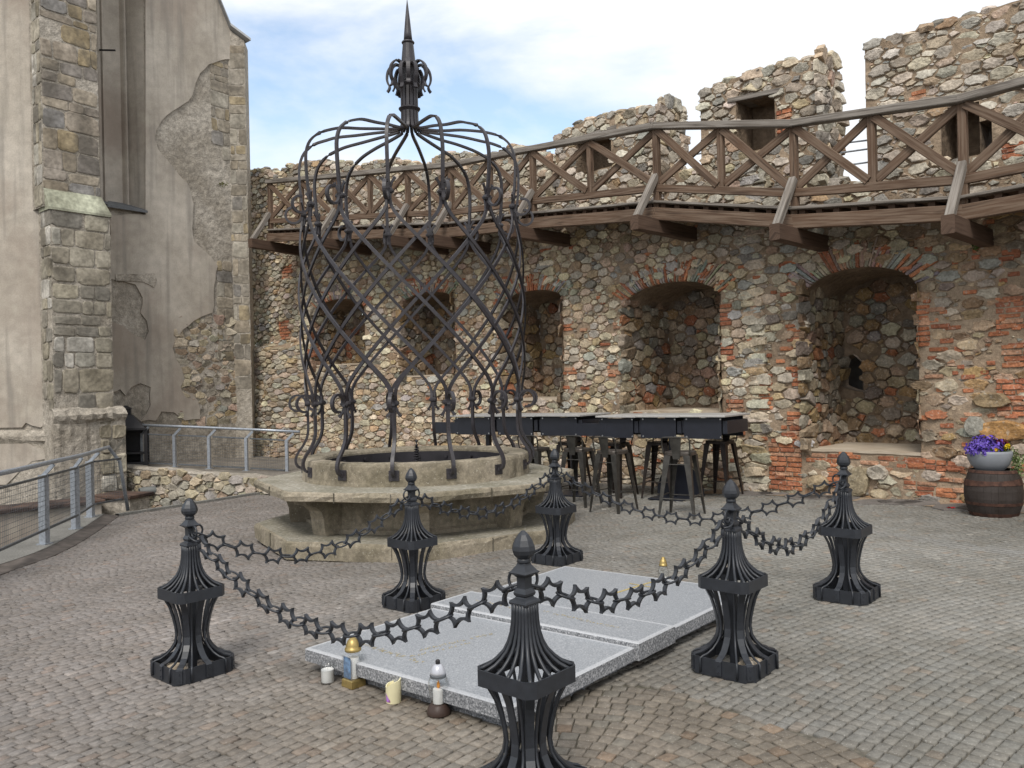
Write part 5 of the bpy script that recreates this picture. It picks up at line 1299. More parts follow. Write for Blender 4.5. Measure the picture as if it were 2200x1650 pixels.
# buttress
bC = PY(245, 900, 14.45); bC = vec(bC[0], bC[1], 0); BT = PlaneMap(bC[0], bC[1], .643, .766)
ub0 = BT.uv(113, 700)[0]; ubT = BT.uv(97, 300)[0]
zset = BT.uv(200, 455)[1]; ztp = 12.2
TH = .40
def bt_block(name, u0, u1, z0, z1, inset):
    mb = MB(); P = []
    for z in (z0, z1): P += [BT.P(u0, z, -inset), BT.P(u1, z, -inset), BT.P(u1, z, -TH - .9), BT.P(u0, z, -TH - .9)]
    mb.add(P, [(0, 1, 5, 4), (1, 2, 6, 5), (3, 0, 4, 7), (4, 5, 6, 7)]); o = mb.build(name, M['roughwall']); keep(o, church); return o
ins_ = .13
bt_block('buttress', ub0, 0, -1.25, zset, .0); bt_block('buttress', ub0 - .06, -.10, zset, ztp, ins_)
class BT2(FMap):
    def P(s, u, v, w=0.0): return BT.P(u, v, w - ins_)
BP_ = [(.50, .49, .455), (.34, .315, .25), (.32, .30, .25), (.36, .34, .28), (.27, .255, .22), (.31, .285, .225), (.42, .41, .365), (.33, .305, .25), (.23, .22, .195)]
zw = BT.uv(180, 880)[1]
ashlar(BT, ub0, 0, zw, zset - .02, .20, .40, .22, .50, BP_, 12, 'buttress_ashlar', church, proud=.018, gap=.012)
ashlar(BT2(), ub0 - .06, -.10, zset + .30, ztp, .14, .34, .22, .55, [(.34, .30, .25), (.30, .27, .235), (.37, .33, .27), (.27, .25, .23), (.28, .275, .27), (.35, .29, .19), (.32, .28, .22)], 13, 'buttress_ashlar', church, proud=.014, gap=.012)
# left flank of the buttress (seen end on)
fl = DirMap(BT.P(ub0, 0, 0), nrm(vec(-.766, .643, 0)), vec(0, 0, 1), vec(-.643, -.766, 0))
ashlar(fl, .0, .40, zw, zset, .2, .4, .15, .3, BP_, 14, 'buttress_ashlar', church, proud=.018)
fl2 = DirMap(BT.P(ub0 - .06, 0, -ins_), nrm(vec(-.766, .643, 0)), vec(0, 0, 1), vec(-.643, -.766, 0))
ashlar(fl2, .0, .34, zset, ztp, .16, .36, .15, .3, BP_, 15, 'buttress_ashlar', church, proud=.014)
# sloped weathering course
mb = MB(); v = [BT.P(ub0 - .03, zset - .02, .03), BT.P(.02, zset - .02, .03), BT.P(-.09, zset + .31, -ins_ + .01), BT.P(ub0 - .05, zset + .31, -ins_ + .01), BT.P(ub0 - .03, zset - .06, .03), BT.P(.02, zset - .06, .03), BT.P(.02, zset - .06, -.4), BT.P(-.09, zset + .3, -.4), BT.P(ub0 - .03, zset - .06, -.4), BT.P(ub0 - .05, zset + .3, -.4)]
mb.add(v, [(0, 1, 2, 3), (4, 5, 1, 0), (1, 5, 6), (1, 6, 7, 2), (0, 9, 8, 4), (0, 3, 9)], 0, (.40, .42, .33)); keep(mb.build('weathering_course', M['ashlar']), church)
# plinth with worn moulding at the foot
mb = MB(); rp = random.Random(8)
def plinth(fm, u0, u1, name, zt, out_, seed):
    mb = MB(); P = [(zt + .02, .0), (zt - .02, out_ * .6), (zt - .10, out_), (zt - .18, out_ * .9), (zt - .24, out_ * .55), (-1.25, out_ * .5)]; K = 14; vs = []
    for k in range(K + 1):
        u = u0 + (u1 - u0) * k / K
        for z, w_ in P: vs.append(fm.P(u, z + (rp.uniform(-.02, .02) if z > 0 else 0), w_ + (rp.uniform(-.03, .02) if z > -1 else 0)))
    n_ = len(P); mb.add(vs, [(k * n_ + j, (k + 1) * n_ + j, (k + 1) * n_ + j + 1, k * n_ + j + 1) for k in range(K) for j in range(n_ - 1)]); o = mb.build(name, M['roughwall']); keep(o, church)
plinth(BT, ub0 - .05, .17, 'plinth', zw + .02, .14, 1)
ashlar(BT, -.28, .17, -.6, zw - .20, .28, .42, .4, .5, BP_, 22, 'buttress_ashlar', church, proud=.10)
# left apse face
pl_ = BT.P(ub0 - .1, 0, -TH - .05); CL = PlaneMap(pl_[0] - 6, pl_[1] + .15, 6, .0)
zpl = CL.uv(60, 925)[1]
_ul = 6.4
sheet(CL, None, -.4, .0, M['roughwall'], 'wall', church, uvl=[(-2, -1.25), (_ul, -1.25), (_ul, 12.5), (-2, 12.5)])
lp = [(-400, -60), (94, -60), (96, 60), (98, 150), (99, 250), (107, 330), (110, 430), (116, 520), (121, 600), (122, 690), (104, 705), (108, 770), (112, 830), (108, 905), (90, 918), (72, 914), (58, 908), (50, 918), (-400, 925)]
sheet(CL, lp, .0, .04, M['plaster'], 'plaster', church, jit=.015, seed=14)
plinth(CL, -2, _ul - .1, 'plinth', zpl, .12, 2)
sheet(CL, [(-400, 950), (60, 950), (100, 965), (105, 985), (75, 990), (50, 1010), (20, 1040), (-400, 1050)], .06, .085, M['plaster'], 'plaster', church, jit=.02, seed=15)
u, v = CMAIN.uv(475, 397); weed(CMAIN.P(u, v, .05), .045, 70, 'bright moss tuft on the church corner quoins', 5, (.20, .22, .03))

# ================================================================== TRENCH AND TERRACE ON THE LEFT
tw = [PY(262, 1006, 14.85), PY(420, 1026, 14.2), PY(560, 1040, 13.9)]
def tz(x): return .04 + max(0, -4.09 - x) * .054
tl = [vec(tw[0][0] - .5, tw[0][1] + .35), vec(tw[0][0], tw[0][1]), vec(tw[1][0], tw[1][1]), vec(-4.32, 13.80), vec(-3.25, 13.0)]
class TM(FMap):
    def __init__(s): s.L = np.array(tl); s.U = np.concatenate([[0], np.cumsum(np.linalg.norm(np.diff(s.L, axis=0), axis=1))])
    def P(s, u, v, w=0.0):
        i = min(max(int(np.searchsorted(s.U, u)) - 1, 0), len(s.L) - 2); d = nrm(s.L[i + 1] - s.L[i]); n_ = vec(d[1], -d[0]); n_ = n_ if n_ @ s.L[i] < 0 else -n_
        q = s.L[i] + d * (u - s.U[i]) + n_ * w; return vec(q[0], q[1], v)
tm = TM(); rw = thing('retaining_wall', 'low rubble retaining wall below the straight mesh railing, pipe sticking out', 'wall', (0, 0, 0))
mb = MB(); vs = []; K = 40
for k in range(K + 1):
    u = tm.U[-1] * k / K
    for v, w_ in ((-1.25, .03), (-.6, 0), (-.2, 0), (.01, -.01), (.04, -.10), (.03, -.35)): v = v + (tz(tm.P(u, 0)[0]) if v > 0 else 0); p = tm.P(u, v, w_); vs.append(p + vec(0, 0, noise3(p, 5) * .02 if v > 0 else 0))
mb.add(vs, [(k * 6 + j, (k + 1) * 6 + j, (k + 1) * 6 + j + 1, k * 6 + j + 1) for k in range(K) for j in range(5)]); keep(mb.build('mortar_core', M['roughwall']), rw)
mb = MB(); rt_ = random.Random(17); masonry(mb, tm, .05, tm.U[-1], -1.2, .28, lambda u, v: v < tz(tm.P(u, 0)[0]) + .02, .028, .085, 1.6, rt_, lambda u, v, r: tuple(q * .8 for q in pick(PAL[:3] + PAL[4:6] + PAL[8:], r)), hf=(.015, .045)); keep(mb.build('facing_stones', M['stone']), rw)
mb = MB(); a = None
_d = ray(318, 1052); best = min(((abs(tm.P(u, 0)[0] * _d[1] - tm.P(u, 0)[1] * _d[0]), u) for u in np.linspace(0, tm.U[-1], 400))); _u = best[1]; _q = tm.P(_u, 0); _z = 1.5 + _d[2] * _q[1] / _d[1]
mb.lathe([(.075, 0), (.075, .34), (.062, .34), (.062, .0)], (0, 0, 0), 18, capb=False, capt=False)
po = mb.build('drain_pipe', M['pvc'], rw, smooth=True); po.location = Vector((float(_q[0]) + .22, float(_q[1]) - .02, float(_z))); po.rotation_euler = (radians(92), 0, radians(-52))
# terrace surface behind it
mb = MB(); T_ = [(-9.6, 20.0), (float(tl[0][0]), float(tl[0][1])), (float(tl[1][0]), float(tl[1][1])), (float(tl[2][0]), float(tl[2][1])), (float(tl[3][0]), float(tl[3][1])), (-3.25, 13.1), (-1.9, 14.2), (-.9, 15.6), (-4.0, 18.2)]
mb.add([vec(x, y, tz(x) + .005) for x, y in T_] + [vec(-5.2, 15.4, tz(-5.2) + .005)], [(i, (i + 1) % len(T_), len(T_)) for i in range(len(T_))]); mb.build('terrace', M['terrace'], kind='structure')
# small walls with rusty copings down in the trench
def lowwall(name, pts, ztop_, th, lab, mwall):
    t_ = thing(name, lab, 'wall', (0, 0, 0)); mb = MB()
    for a, b in zip(pts[:-1], pts[1:]):
        a, b = vec(*a, 0), vec(*b, 0); d = nrm(b - a); n_ = vec(-d[1], d[0], 0); c = (a + b) / 2; mb.box(c + vec(0, 0, (ztop_ - 1.25) / 2), d * np.linalg.norm(b - a) / 2, n_ * th, vec(0, 0, (ztop_ + 1.25) / 2))
    mb.build('wall', mwall, t_); mb = MB()
    for a, b in zip(pts[:-1], pts[1:]):
        a, b = vec(*a, 0), vec(*b, 0); d = nrm(b - a); n_ = vec(-d[1], d[0], 0); c = (a + b) / 2; mb.box(c + vec(0, 0, ztop_ + .035), d * (np.linalg.norm(b - a) / 2 + .05), n_ * (th + .06), vec(0, 0, .03), bev=.01)
    mb.build('coping', M['rust'], t_); return t_
_p1 = PY(-40, 1075, 12.2); _p2 = PY(205, 1062, 13.3); lowwall('low_wall', [(_p1[0], _p1[1]), (_p2[0], _p2[1])], -.20, .28, 'low plastered wall with rusty coping seen through the curved railing', M['plaster'])
_p1 = PY(228, 1060, 13.7); _p2 = PY(300, 1060, 13.5); lowwall('low_wall', [(_p1[0], _p1[1]), (_p2[0], _p2[1])], -.17, .22, 'short block with rusty top at the foot of the buttress', M['roughwall'])
# black garden fireplace on the terrace
fc = PY(272, 990, 15.35); g_ = thing('garden_fireplace', 'black sheet metal fireplace with pyramid hood half hidden by the buttress', 'fireplace', (fc[0], fc[1], tz(fc[0]) + .01), .35); g_.scale = (.78, .7, .76)
_s = 17.6 / 1762
mb = MB(); mb.bx((0, 0, .04), .98, .8, .08, 0); mb.build('base', M['hood'], g_)
for x in (-.45, .45):
    for y in (-.36, .36): mb = MB(); mb.bx((x, y, .48), .07, .07, .82); mb.build('corner_post', M['hood'], g_)
mb = MB(); mb.bx((0, 0, .30), .9, .72, .05); mb.build('shelf', M['hood'], g_)
mb = MB(); mb.bx((0, .34, .48), .86, .02, .8); mb.build('back_panel', M['hood'], g_)
mb = MB(); r2 = math.sqrt(2); mb.lathe([(.64, .86), (.64, .91), (.22, 1.22), (.17, 1.24)], n=4, rot=pi / 4); mb.build('hood', M['hood'], g_)
mb = MB(); mb.bx((0, 0, 1.31), .24, .24, .14); mb.lathe([(.22, 1.38), (.03, 1.46)], n=4, rot=pi / 4); mb.build('chimney_cap', M['hood'], g_)

# ---- mesh railings
def mesh_panel(root, p0, p1, z0, z1, nx=None, off=vec(0, 0, 0)):
    d = p1 - p0; L_ = np.linalg.norm(d); t = d / L_; A_ = p0 + t * .03 + vec(0, 0, 0); B_ = p1 - t * .03
    a0, a1, b0, b1 = A_ + Z_ * z0, A_ + Z_ * z1, B_ + Z_ * z0, B_ + Z_ * z1
    mb = MB()
    for p, q in ((a0, b0), (a1, b1), (a0, a1), (b0, b1)): mb.beam(p, q, .026, .026, up=nrm(np.cross(q - p, Z_)) if abs((q - p)[2]) > .3 else Z_, ch=.002)
    fr = mb.build('panel_frame', M['dullsteel']); keep(fr, root)
    mb = MB(); n_ = int(L_ / .05)
    for i in range(1, n_): q = A_ + (B_ - A_) * i / n_; mb.tube([q + Z_ * z0, q + Z_ * z1], .0017, 4)
    m_ = int((z1 - z0) / .05)
    for j in range(1, m_): z = z0 + (z1 - z0) * j / m_; mb.tube([A_ + Z_ * z, B_ + Z_ * z], .0022, 4)
    o = mb.build('wire_mesh', M['dullsteel']); o.parent = fr; o.matrix_parent_inverse = Matrix.Identity(4)
def railing(name, label, bases, ht, inward, post_t=.055, panels=True):
    root = thing(name, label, 'railing', (0, 0, 0)); tops = []
    for i, b in enumerate(bases):
        iw = inward[i]; t = vec(-iw[1], iw[0], 0); k = ht - .17
        mb = MB(); mb.box(b + Z_ * k / 2, t * .5 * post_t * .8, iw * post_t / 2, Z_ * (k / 2 + .02)); mb.box(b + Z_ * .008, t * .06, iw * .06, Z_ * .008)
        e0 = b + Z_ * k; e1 = b + Z_ * (ht - .03) + iw * .14; mb.flat([e0 - Z_ * .03, e0 + Z_ * .01, e1], .014, .045, up=iw); keep(mb.build('post', M['galv']), root); tops.append(e1 + Z_ * .03)
    return root, tops
# straight railing on the terrace
xs_ = [(307, 15.3), (375.6, 15.25), (450, 15.15), (530, 15.0), (617, 14.8)]
bs = []
for x, Y in xs_: q = PY(x, 1005, Y); bs.append(vec(q[0], q[1], tz(q[0])))
iw = nrm(vec(bs[4][1] - bs[0][1], -(bs[4][0] - bs[0][0]), 0)); iw = -iw if iw @ bs[2] > 0 else iw; iw_out = -iw
hts = .76
ro, tops = railing('straight_railing', 'straight galvanised railing with wire mesh panels before the church corner', bs, hts, [nrm(vec(.85, -.2, 0))] * 5)
mb = MB(); dd_ = nrm(tops[-1] - tops[0]); mb.tube([tops[0] - dd_ * .15, *tops[1:-1], tops[-1] + dd_ * .12], .024, 12, up=Z_); keep(mb.build('handrail', M['galv'], smooth=True), ro)
for i in range(4): mesh_panel(ro, bs[i] + dd_ * .05, bs[i + 1] - dd_ * .02, .06, .60)
# curved railing on the kerb
cb = [(-8, 1262, 8.0), (96, 1179, 9.21), (163, 1145, 10.32), (195, 1119, 11.40), (213, 1109, 11.87)]
bs = [];
for i, (x, y, Y) in enumerate(cb): q = PY(x, y, Y); bs.append(vec(q[0], q[1], gz(q[0], q[1]) + .05))
pm = bs[1] + (bs[1] - bs[2]) * 1.55; pm[2] = gz(pm[0], pm[1]) + .05; pn = pm + vec(.06, -1.6, 0); pn[2] = gz(pn[0], pn[1]) + .05; po2 = pn + vec(.2, -1.7, 0); po2[2] = gz(po2[0], po2[1]) + .05
bs = [po2, pn, pm] + bs[1:]
inw = [nrm(vec(1, -.10, 0))] * 3 + [nrm(vec(.9, -.2, 0)), nrm(vec(.8, -.35, 0)), nrm(vec(.9, -.1, 0)), nrm(vec(.9, .1, 0))]
ro, tops = railing('curved_railing', 'curved galvanised railing with wire mesh panels on the kerb at the left edge', bs[:-1], .93, inw[:-1], post_t=.085)
endp = bs[-1] + vec(.12, .06, 0); t_end = tops[-1] + nrm(tops[-1] - tops[-2]) * .45 + vec(.06, 0, .02)
line = smooth_line(tops, 5) + [t_end, t_end + vec(.10, .12, -.22), t_end + vec(.16, .22, -.95)]
mb = MB(); mb.tube(line, .026, 12, up=Z_); keep(mb.build('handrail', M['galv'], smooth=True), ro)
for i in range(len(bs) - 2): mesh_panel(ro, bs[i] + inw[i] * .05, bs[i + 1] + inw[i + 1] * .05, .18, .77)
mesh_panel(ro, bs[-2] + inw[-2] * .05, t_end * vec(1, 1, 0) + vec(.12, .16, 0) + vec(0, 0, bs[-1][2]), .18, .77)

# ================================================================== BAR TABLES
def PZ(x, y, Z): return ZP(x, y, Z)
TA = PY(1558, 890, 9.95); TA = vec(TA[0], TA[1], 0); TB_ = PY(967, 890, 12.55); TB_ = vec(TB_[0], TB_[1], 0); tdir = nrm(TB_ - TA); tn = vec(-tdir[1], tdir[0], 0); tn = tn if tn @ TA > 0 else -tn
def t_at(px_): d = ray(px_, 890)[:2]; 
def s_of(px_):
    d = ray(px_, 890); A2 = np.array([[tdir[0], -d[0]], [tdir[1], -d[1]]]); return float(np.linalg.solve(A2, -TA[:2])[0])
ang_t = math.atan2(tdir[1], tdir[0])
tb_lab = ['grey topped bar table at the right end of the row', 'grey topped bar table second from the right, over the rounded black base', 'grey topped bar table third from the right, before the gap in the row', 'grey topped bar table just left of the gap in the row', 'grey topped bar table second from the left, partly behind the well cage', 'grey topped bar table at the left end, behind the well cage']
cut = [s_of(x) for x in (1558, 1459, 1366, 1279)]; cut2 = [s_of(x) for x in (1246, 1150, 1058, 967)]
HT = 1.105
def table(s0, s1, lab, zoff, half):
    c = TA + tdir * (s0 + s1) / 2 + tn * .42; g = gz(c[0], c[1]); r = thing('bar_table', lab, 'table', (c[0], c[1], g), ang_t, 'bar tables by the wall'); L_ = s1 - s0; H = HT - g + zoff
    sgn = 1 if (vec(-sin(ang_t), cos(ang_t), 0) @ tn) > 0 else -1
    mb = MB(); mb.bx((0, 0, H - .0125), L_ - .006, .86, .025, 0, bev=.004); mb.build('table_top', M['tabletop'], r)
    for y in (-.36, .36):
        mb = MB(); mb.bx((.02, y, H - .165), L_ * .82, .012, .26, bev=.002); ap = mb.build('apron', M['apron'], r)
        for x in (-L_ * .36, L_ * .38):
            for z in (H - .05, H - .27):
                mb = MB(); s_ = np.sign(y); mb.sweep([vec(x, y + s_ * .006, z), vec(x, y + s_ * .012, z)], [(.011 * cos(q * pi / 4), .011 * sin(q * pi / 4)) for q in range(8)], up=Z_); mb.build('bolt', M['bolt'], ap)
    for x in (-L_ * .44, L_ * .44): mb = MB(); mb.bx((x, 0, H - .15), .06, .70, .16, bev=.003); mb.build('cross_rail', M['apron'], r)
    if half or 'left' in lab:
        mb = MB(); mb.bx((0, .0, (H - .2) / 2), .07, .07, H - .2, bev=.004); mb.build('pedestal', M['apron'], r)
    if half:
        mb = MB(); P = [(-.34, .02)] + [(-.34 * cos(q), .02 + .42 * sin(q)) for q in [pi * k / 16 for k in range(1, 16)]] + [(.34, .02)]
        for yy in (-.22,): mb.add([(x, yy - .006, z) for x, z in P] + [(x, yy + .006, z) for x, z in P], [tuple(range(len(P))), tuple(range(2 * len(P) - 1, len(P) - 1, -1))] + [(q, len(P) + q, len(P) + (q + 1) % len(P), (q + 1) % len(P)) for q in range(len(P))])
        mb.build('rounded_base_plate', M['apron'], r)
    if half or 'left' in lab: mb = MB(); mb.bx((0, 0, .01), .5, .5, .02, bev=.004); mb.build('foot_plate', M['apron'], r)
    return r
for i in range(3): table(cut[i], cut[i + 1], tb_lab[i], -.004 * i, i == 1)
for i in range(3): table(cut2[i], cut2[i + 1], tb_lab[3 + i], .003 - .004 * i, False)
# linking beams between and beyond the tables
for s0, s1, lab in ((cut[3], cut2[0], 'dark steel beam bridging the gap between the two groups of tables'), (cut2[3], cut2[3] + .26, 'dark steel beam sticking out at the left end of the tables')):
    c = TA + tdir * (s0 + s1) / 2; mb = MB(); mb.box(vec(c[0], c[1], HT - .20) + tn * .06, tdir * ((s1 - s0) / 2 + .12), tn * .008, Z_ * .085, bev=.002); tag(mb.build('link_beam', M['apron']), lab, 'beam', 'steel beams linking the tables')

# ================================================================== STOOLS
def stool_parts(root, ms, mseat):
    mb = MB(); n_ = 32; out_ = []
    for k in range(n_):
        a = 2 * pi * k / n_; c_, s_ = cos(a), sin(a); r = .158 / (abs(c_) ** 5 + abs(s_) ** 5) ** .2; out_.append((r * c_, r * s_))
    vs = []
    for sc_, z in ((.96, .695), (1.0, .70), (1.0, .728), (.975, .738), (.90, .738), (.6, .730)): vs += [(x * sc_, y * sc_, z) for x, y in out_]
    vs.append((0, 0, .728)); fs = [(j * n_ + i, j * n_ + (i + 1) % n_, (j + 1) * n_ + (i + 1) % n_, (j + 1) * n_ + i) for j in range(5) for i in range(n_)] + [(5 * n_ + i, 5 * n_ + (i + 1) % n_, 6 * n_) for i in range(n_)]
    mb.add(vs, fs); mb.build('seat', mseat, root, smooth=False)
    for sx_ in (-1, 1):
        for sy in (-1, 1):
            mb = MB(); T_ = vec(sx_ * .150, sy * .150, .70); B_ = vec(sx_ * .215, sy * .215, .0)
            dx, dy = vec(-sx_, 0, 0), vec(0, -sy, 0); v = []
            for f_, wd in ((0, .078), (.3, .060), (.7, .038), (1, .024)):
                c = T_ + (B_ - T_) * f_; v += [c + dx * wd, c + vec(sx_, 0, 0) * 0 + dx * .010, c, c + dy * .010, c + dy * wd, c + dy * wd + dx * .006, c + (dx + dy) * .010, c + dx * wd + dy * .006]
            mb.add(v, [(k * 8 + q, k * 8 + (q + 1) % 8, (k + 1) * 8 + (q + 1) % 8, (k + 1) * 8 + q) for k in range(3) for q in range(8)] + [(0, 1, 2, 3, 4, 5, 6, 7), tuple(24 + q for q in range(7, -1, -1))])
            mb.build('leg', ms, root)
    for z, k in ((.215, .70), (.245, .68)):
        f_ = 1 - z / .70; r = .150 + .065 * f_ - .008
        for ax in ((0, 1) if z < .23 else (2, 3)):
            sg = -1 if ax % 2 == 0 else 1; mb = MB()
            if ax < 2: mb.tube([(-r, sg * r, z), (r, sg * r, z)], .0075, 6)
            else: mb.tube([(sg * r, -r, z), (sg * r, r, z)], .0075, 6)
            mb.build('footrest', ms, root)
    # underframe bars
    for sg in (-1, 1): mb = MB(); mb.tube([(-.16, sg * .155, .60), (.16, sg * .155, .60)], .006, 6); mb.build('brace', ms, root)
    # low back: bent tube loop and a wide splat
    mb = MB(); loop = [(-.150, .150, .715), (-.158, .165, .78), (-.160, .180, .86), (-.150, .188, .895), (-.12, .192, .905), (0, .196, .908), (.12, .192, .905), (.150, .188, .895), (.160, .180, .86), (.158, .165, .78), (.150, .150, .715)]
    mb.tube(smooth_line([vec(*q) for q in loop], 3), .009, 7, up=vec(0, 1, 0)); mb.build('back_loop', ms, root, smooth=True)
    mb = MB(); v = []
    for z, y, wd in ((.66, .160, .040), (.72, .163, .046), (.80, .176, .058), (.88, .190, .066), (.905, .196, .068)): v += [(-wd, y - .003, z), (wd, y - .003, z), (wd, y + .003, z), (-wd, y + .003, z)]
    mb.add(v, [(k * 4 + q, k * 4 + (q + 1) % 4, (k + 1) * 4 + (q + 1) % 4, (k + 1) * 4 + q) for k in range(4) for q in range(4)] + [(3, 2, 1, 0), (16, 17, 18, 19)]); mb.build('back_splat', ms, root)
front_st = [((1.90, 9.33), 0.50, 'gunmetal bar stool nearest the camera, its back over the rounded black table base'), ((1.205, 9.98), 0.36, 'gunmetal bar stool in front of the gap in the table row'), ((.84, 10.62), 0.48, 'gunmetal bar stool just right of the farthest bollard finial'), ((.30, 11.15), 0.42, 'gunmetal bar stool closest to the well, behind the farthest bollard')]
far_st = [((2.72, 10.80), 'dark bar stool on the wall side at the right end of the tables'), ((1.98, 11.05), 'dark bar stool on the wall side left of the rounded black base'), ((1.42, 11.35), 'dark bar stool on the wall side behind the gap in the table row'), ((.84, 11.95), 'dark bar stool on the wall side farthest left')]
base_rot = math.atan2(-tn[1], -tn[0]) - pi / 2
s0 = None
for (x, y), r_, lab in front_st:
    p = onground(x, y)
    if s0 is None: s0 = thing('bar_stool', lab, 'stool', p, r_ + base_rot * 0 + pi + radians(28 - 180 + 0), 'gunmetal bar stools'); stool_parts(s0, M['stool'], M['stoolseat']); s0.rotation_euler = (0, 0, base_rot + .12)
    else: dup(s0, p, base_rot + (r_ - .45), lab)
s1 = None
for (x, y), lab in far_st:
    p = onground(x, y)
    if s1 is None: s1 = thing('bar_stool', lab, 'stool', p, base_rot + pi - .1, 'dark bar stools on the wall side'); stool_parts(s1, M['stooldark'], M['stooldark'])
    else: dup(s1, p, base_rot + pi + ru(-.25, .25), lab)

# ================================================================== BARREL WITH FLOWERS
bp_ = GP(2138, 1106, 0); bp_ = onground(bp_[0], bp_[1] + .02); bar = thing('half_barrel', 'dark oak barrel with rusty hoops standing against the wall', 'barrel', bp_, 0)
def brad(z): t = z / .47; return .215 + .058 * (4 * t * (1 - t)) - .004 * t
mb = MB(); ns = 26; zs = [0, .04, .10, .18, .26, .34, .42, .47]; vs = []
for i in range(ns):
    a0, a1 = 2 * pi * i / ns + .003, 2 * pi * (i + 1) / ns - .003
    b = len(vs)
    for z in zs:
        r = brad(z)
        for a in (a0, (a0 + a1) / 2, a1): vs.append((r * cos(a), r * sin(a), z))
        for a in (a1, a0): vs.append(((r - .018) * cos(a), (r - .018) * sin(a), z))
    fsx = [(b + k * 5 + q, b + k * 5 + (q + 1) % 5, b + (k + 1) * 5 + (q + 1) % 5, b + (k + 1) * 5 + q) for k in range(len(zs) - 1) for q in range(5)] + [tuple(b + 35 + q for q in range(5)), tuple(b + q for q in range(4, -1, -1))]
    mb.v += []; mb.add(vs[b:], [tuple(q - b for q in f) for f in fsx])
mb.build('staves', M['stave'], bar)
mb = MB(); mb.lathe([(.20, .44)], n=26, capb=True, capt=False); mb.build('lid', M['stave'], bar)
def hoop(z0, z1, tilt=0.0):
    mb = MB(); n_ = 48; v = []
    for k in range(n_):
        a = 2 * pi * k / n_; dz = tilt * cos(a + .4)
        for z, e in ((z0, .003), (z1, .003), (z1, -.002), (z0, -.002)): zz = z + dz; r = brad(zz) + e + .002; v.append((r * cos(a), r * sin(a), zz))
    mb.add(v, [(k * 4 + q, ((k + 1) % n_) * 4 + q, ((k + 1) % n_) * 4 + (q + 1) % 4, k * 4 + (q + 1) % 4) for k in range(n_) for q in range(4)]); mb.build('hoop', M['hoop'], bar)
hoop(.0, .035); hoop(.115, .145); hoop(.322, .365); hoop(.325, .365, .022); hoop(.440, .468)
pz = bp_[2] + .44
pot = thing('flower_bowl', 'round grey bowl of purple and yellow flowers on the barrel', 'flower pot', (bp_[0] - .03, bp_[1], pz + .004), 0)
mb = MB(); mb.lathe([(.09, 0), (.13, .02), (.178, .075), (.204, .14), (.211, .19), (.208, .215), (.196, .217), (.19, .19)], n=40, capt=False); mb.build('bowl', M['pot'], pot, smooth=True)
mb = MB(); mb.lathe([(.194, .195)], n=30, capb=True, capt=False); mb.build('soil', M['soil'], pot)
rf = random.Random(55)
def petals(name, cen, rad, n_, cols, size, up_=True):
    mb = MB()
    for _ in range(n_):
        while True:
            q = vec(rf.uniform(-1, 1), rf.uniform(-1, 1), rf.uniform(-.2, 1))
            if q @ q < 1: break
        q = nrm(q) * (rf.uniform(.5, 1.0)); p = np.array(cen) + q * np.array(rad); nn = nrm(q + vec(rf.uniform(-.6, .6), rf.uniform(-.6, .6), rf.uniform(-.3, .6))); e = nrm(np.cross(nn, vec(rf.random() - .5, rf.random() - .5, rf.random() - .5))); f_ = np.cross(nn, e); s_ = size * rf.uniform(.6, 1.3); c = rf.choice(cols); g = rf.uniform(.7, 1.3); c = tuple(k * g for k in c)
        K = 5; mb.add([p] + [p + (e * cos(2 * pi * k / K) + f_ * sin(2 * pi * k / K)) * s_ + nn * s_ * .25 for k in range(K)], [(0, k + 1, (k + 1) % K + 1) for k in range(K)], 0, c)
    mb.build(name, M['leaf'], pot)
petals('foliage', (0, 0, .20), (.20, .17, .09), 420, [(.03, .06, .015), (.05, .09, .02)], .016)
petals('purple_flowers', (-.055, -.03, .225), (.205, .15, .155), 1100, [(.11, .06, .42), (.16, .09, .55), (.22, .14, .60), (.08, .04, .30)], .0135)
petals('red_flowers', (.12, .0, .28), (.075, .06, .055), 130, [(.20, .01, .03), (.13, .01, .02)], .013)
petals('yellow_flower', (-.035, -.165, .235), (.022, .012, .022), 14, [(.75, .42, .02)], .014)
petals('yellow_flower', (.098, -.14, .255), (.028, .012, .045), 34, [(.80, .62, .02), (.75, .50, .02)], .013)
mb = MB()
for _ in range(620):
    t = rf.random() ** .8; cx_ = .155 + .055 * sin(t * 2.6) + rf.gauss(0, .035) * (1.1 - .4 * t); cz = .235 - .265 * t + rf.gauss(0, .02); cy = -.10 - .03 * t + rf.gauss(0, .035)
    p = vec(cx_, cy, cz); d = nrm(vec(rf.uniform(-1, 1), rf.uniform(-1, .2), rf.uniform(-.4, 1))); e = nrm(np.cross(d, vec(rf.random(), rf.random(), rf.random()))); l = rf.uniform(.016, .032); g = rf.uniform(.7, 1.3)
    c = rf.choice([(.22, .32, .09), (.36, .44, .20), (.13, .22, .06), (.50, .52, .32)]); mb.add([p, p + d * l * .5 + e * l * .3, p + d * l, p + d * l * .5 - e * l * .3], [(0, 1, 2, 3)], 0, tuple(k * g for k in c))
mb.build('trailing_leaves', M['leaf'], pot)
fp = GP(2043, 1094, 0); mb = MB()
for k in range(7): a = k * .9; c = fp + vec(.03 * cos(a), .03 * sin(a), .015); mb.add([fp + vec(0, 0, .02), c + vec(-.012 * sin(a), .012 * cos(a), .01), c + vec(.02 * cos(a), .02 * sin(a), .0), c - vec(-.012 * sin(a), .012 * cos(a), -.005)], [(0, 1, 2, 3)])
tag(mb.build('fallen_flower', M['red']), 'small red fallen flower on the paving by the wall foot', 'flower')

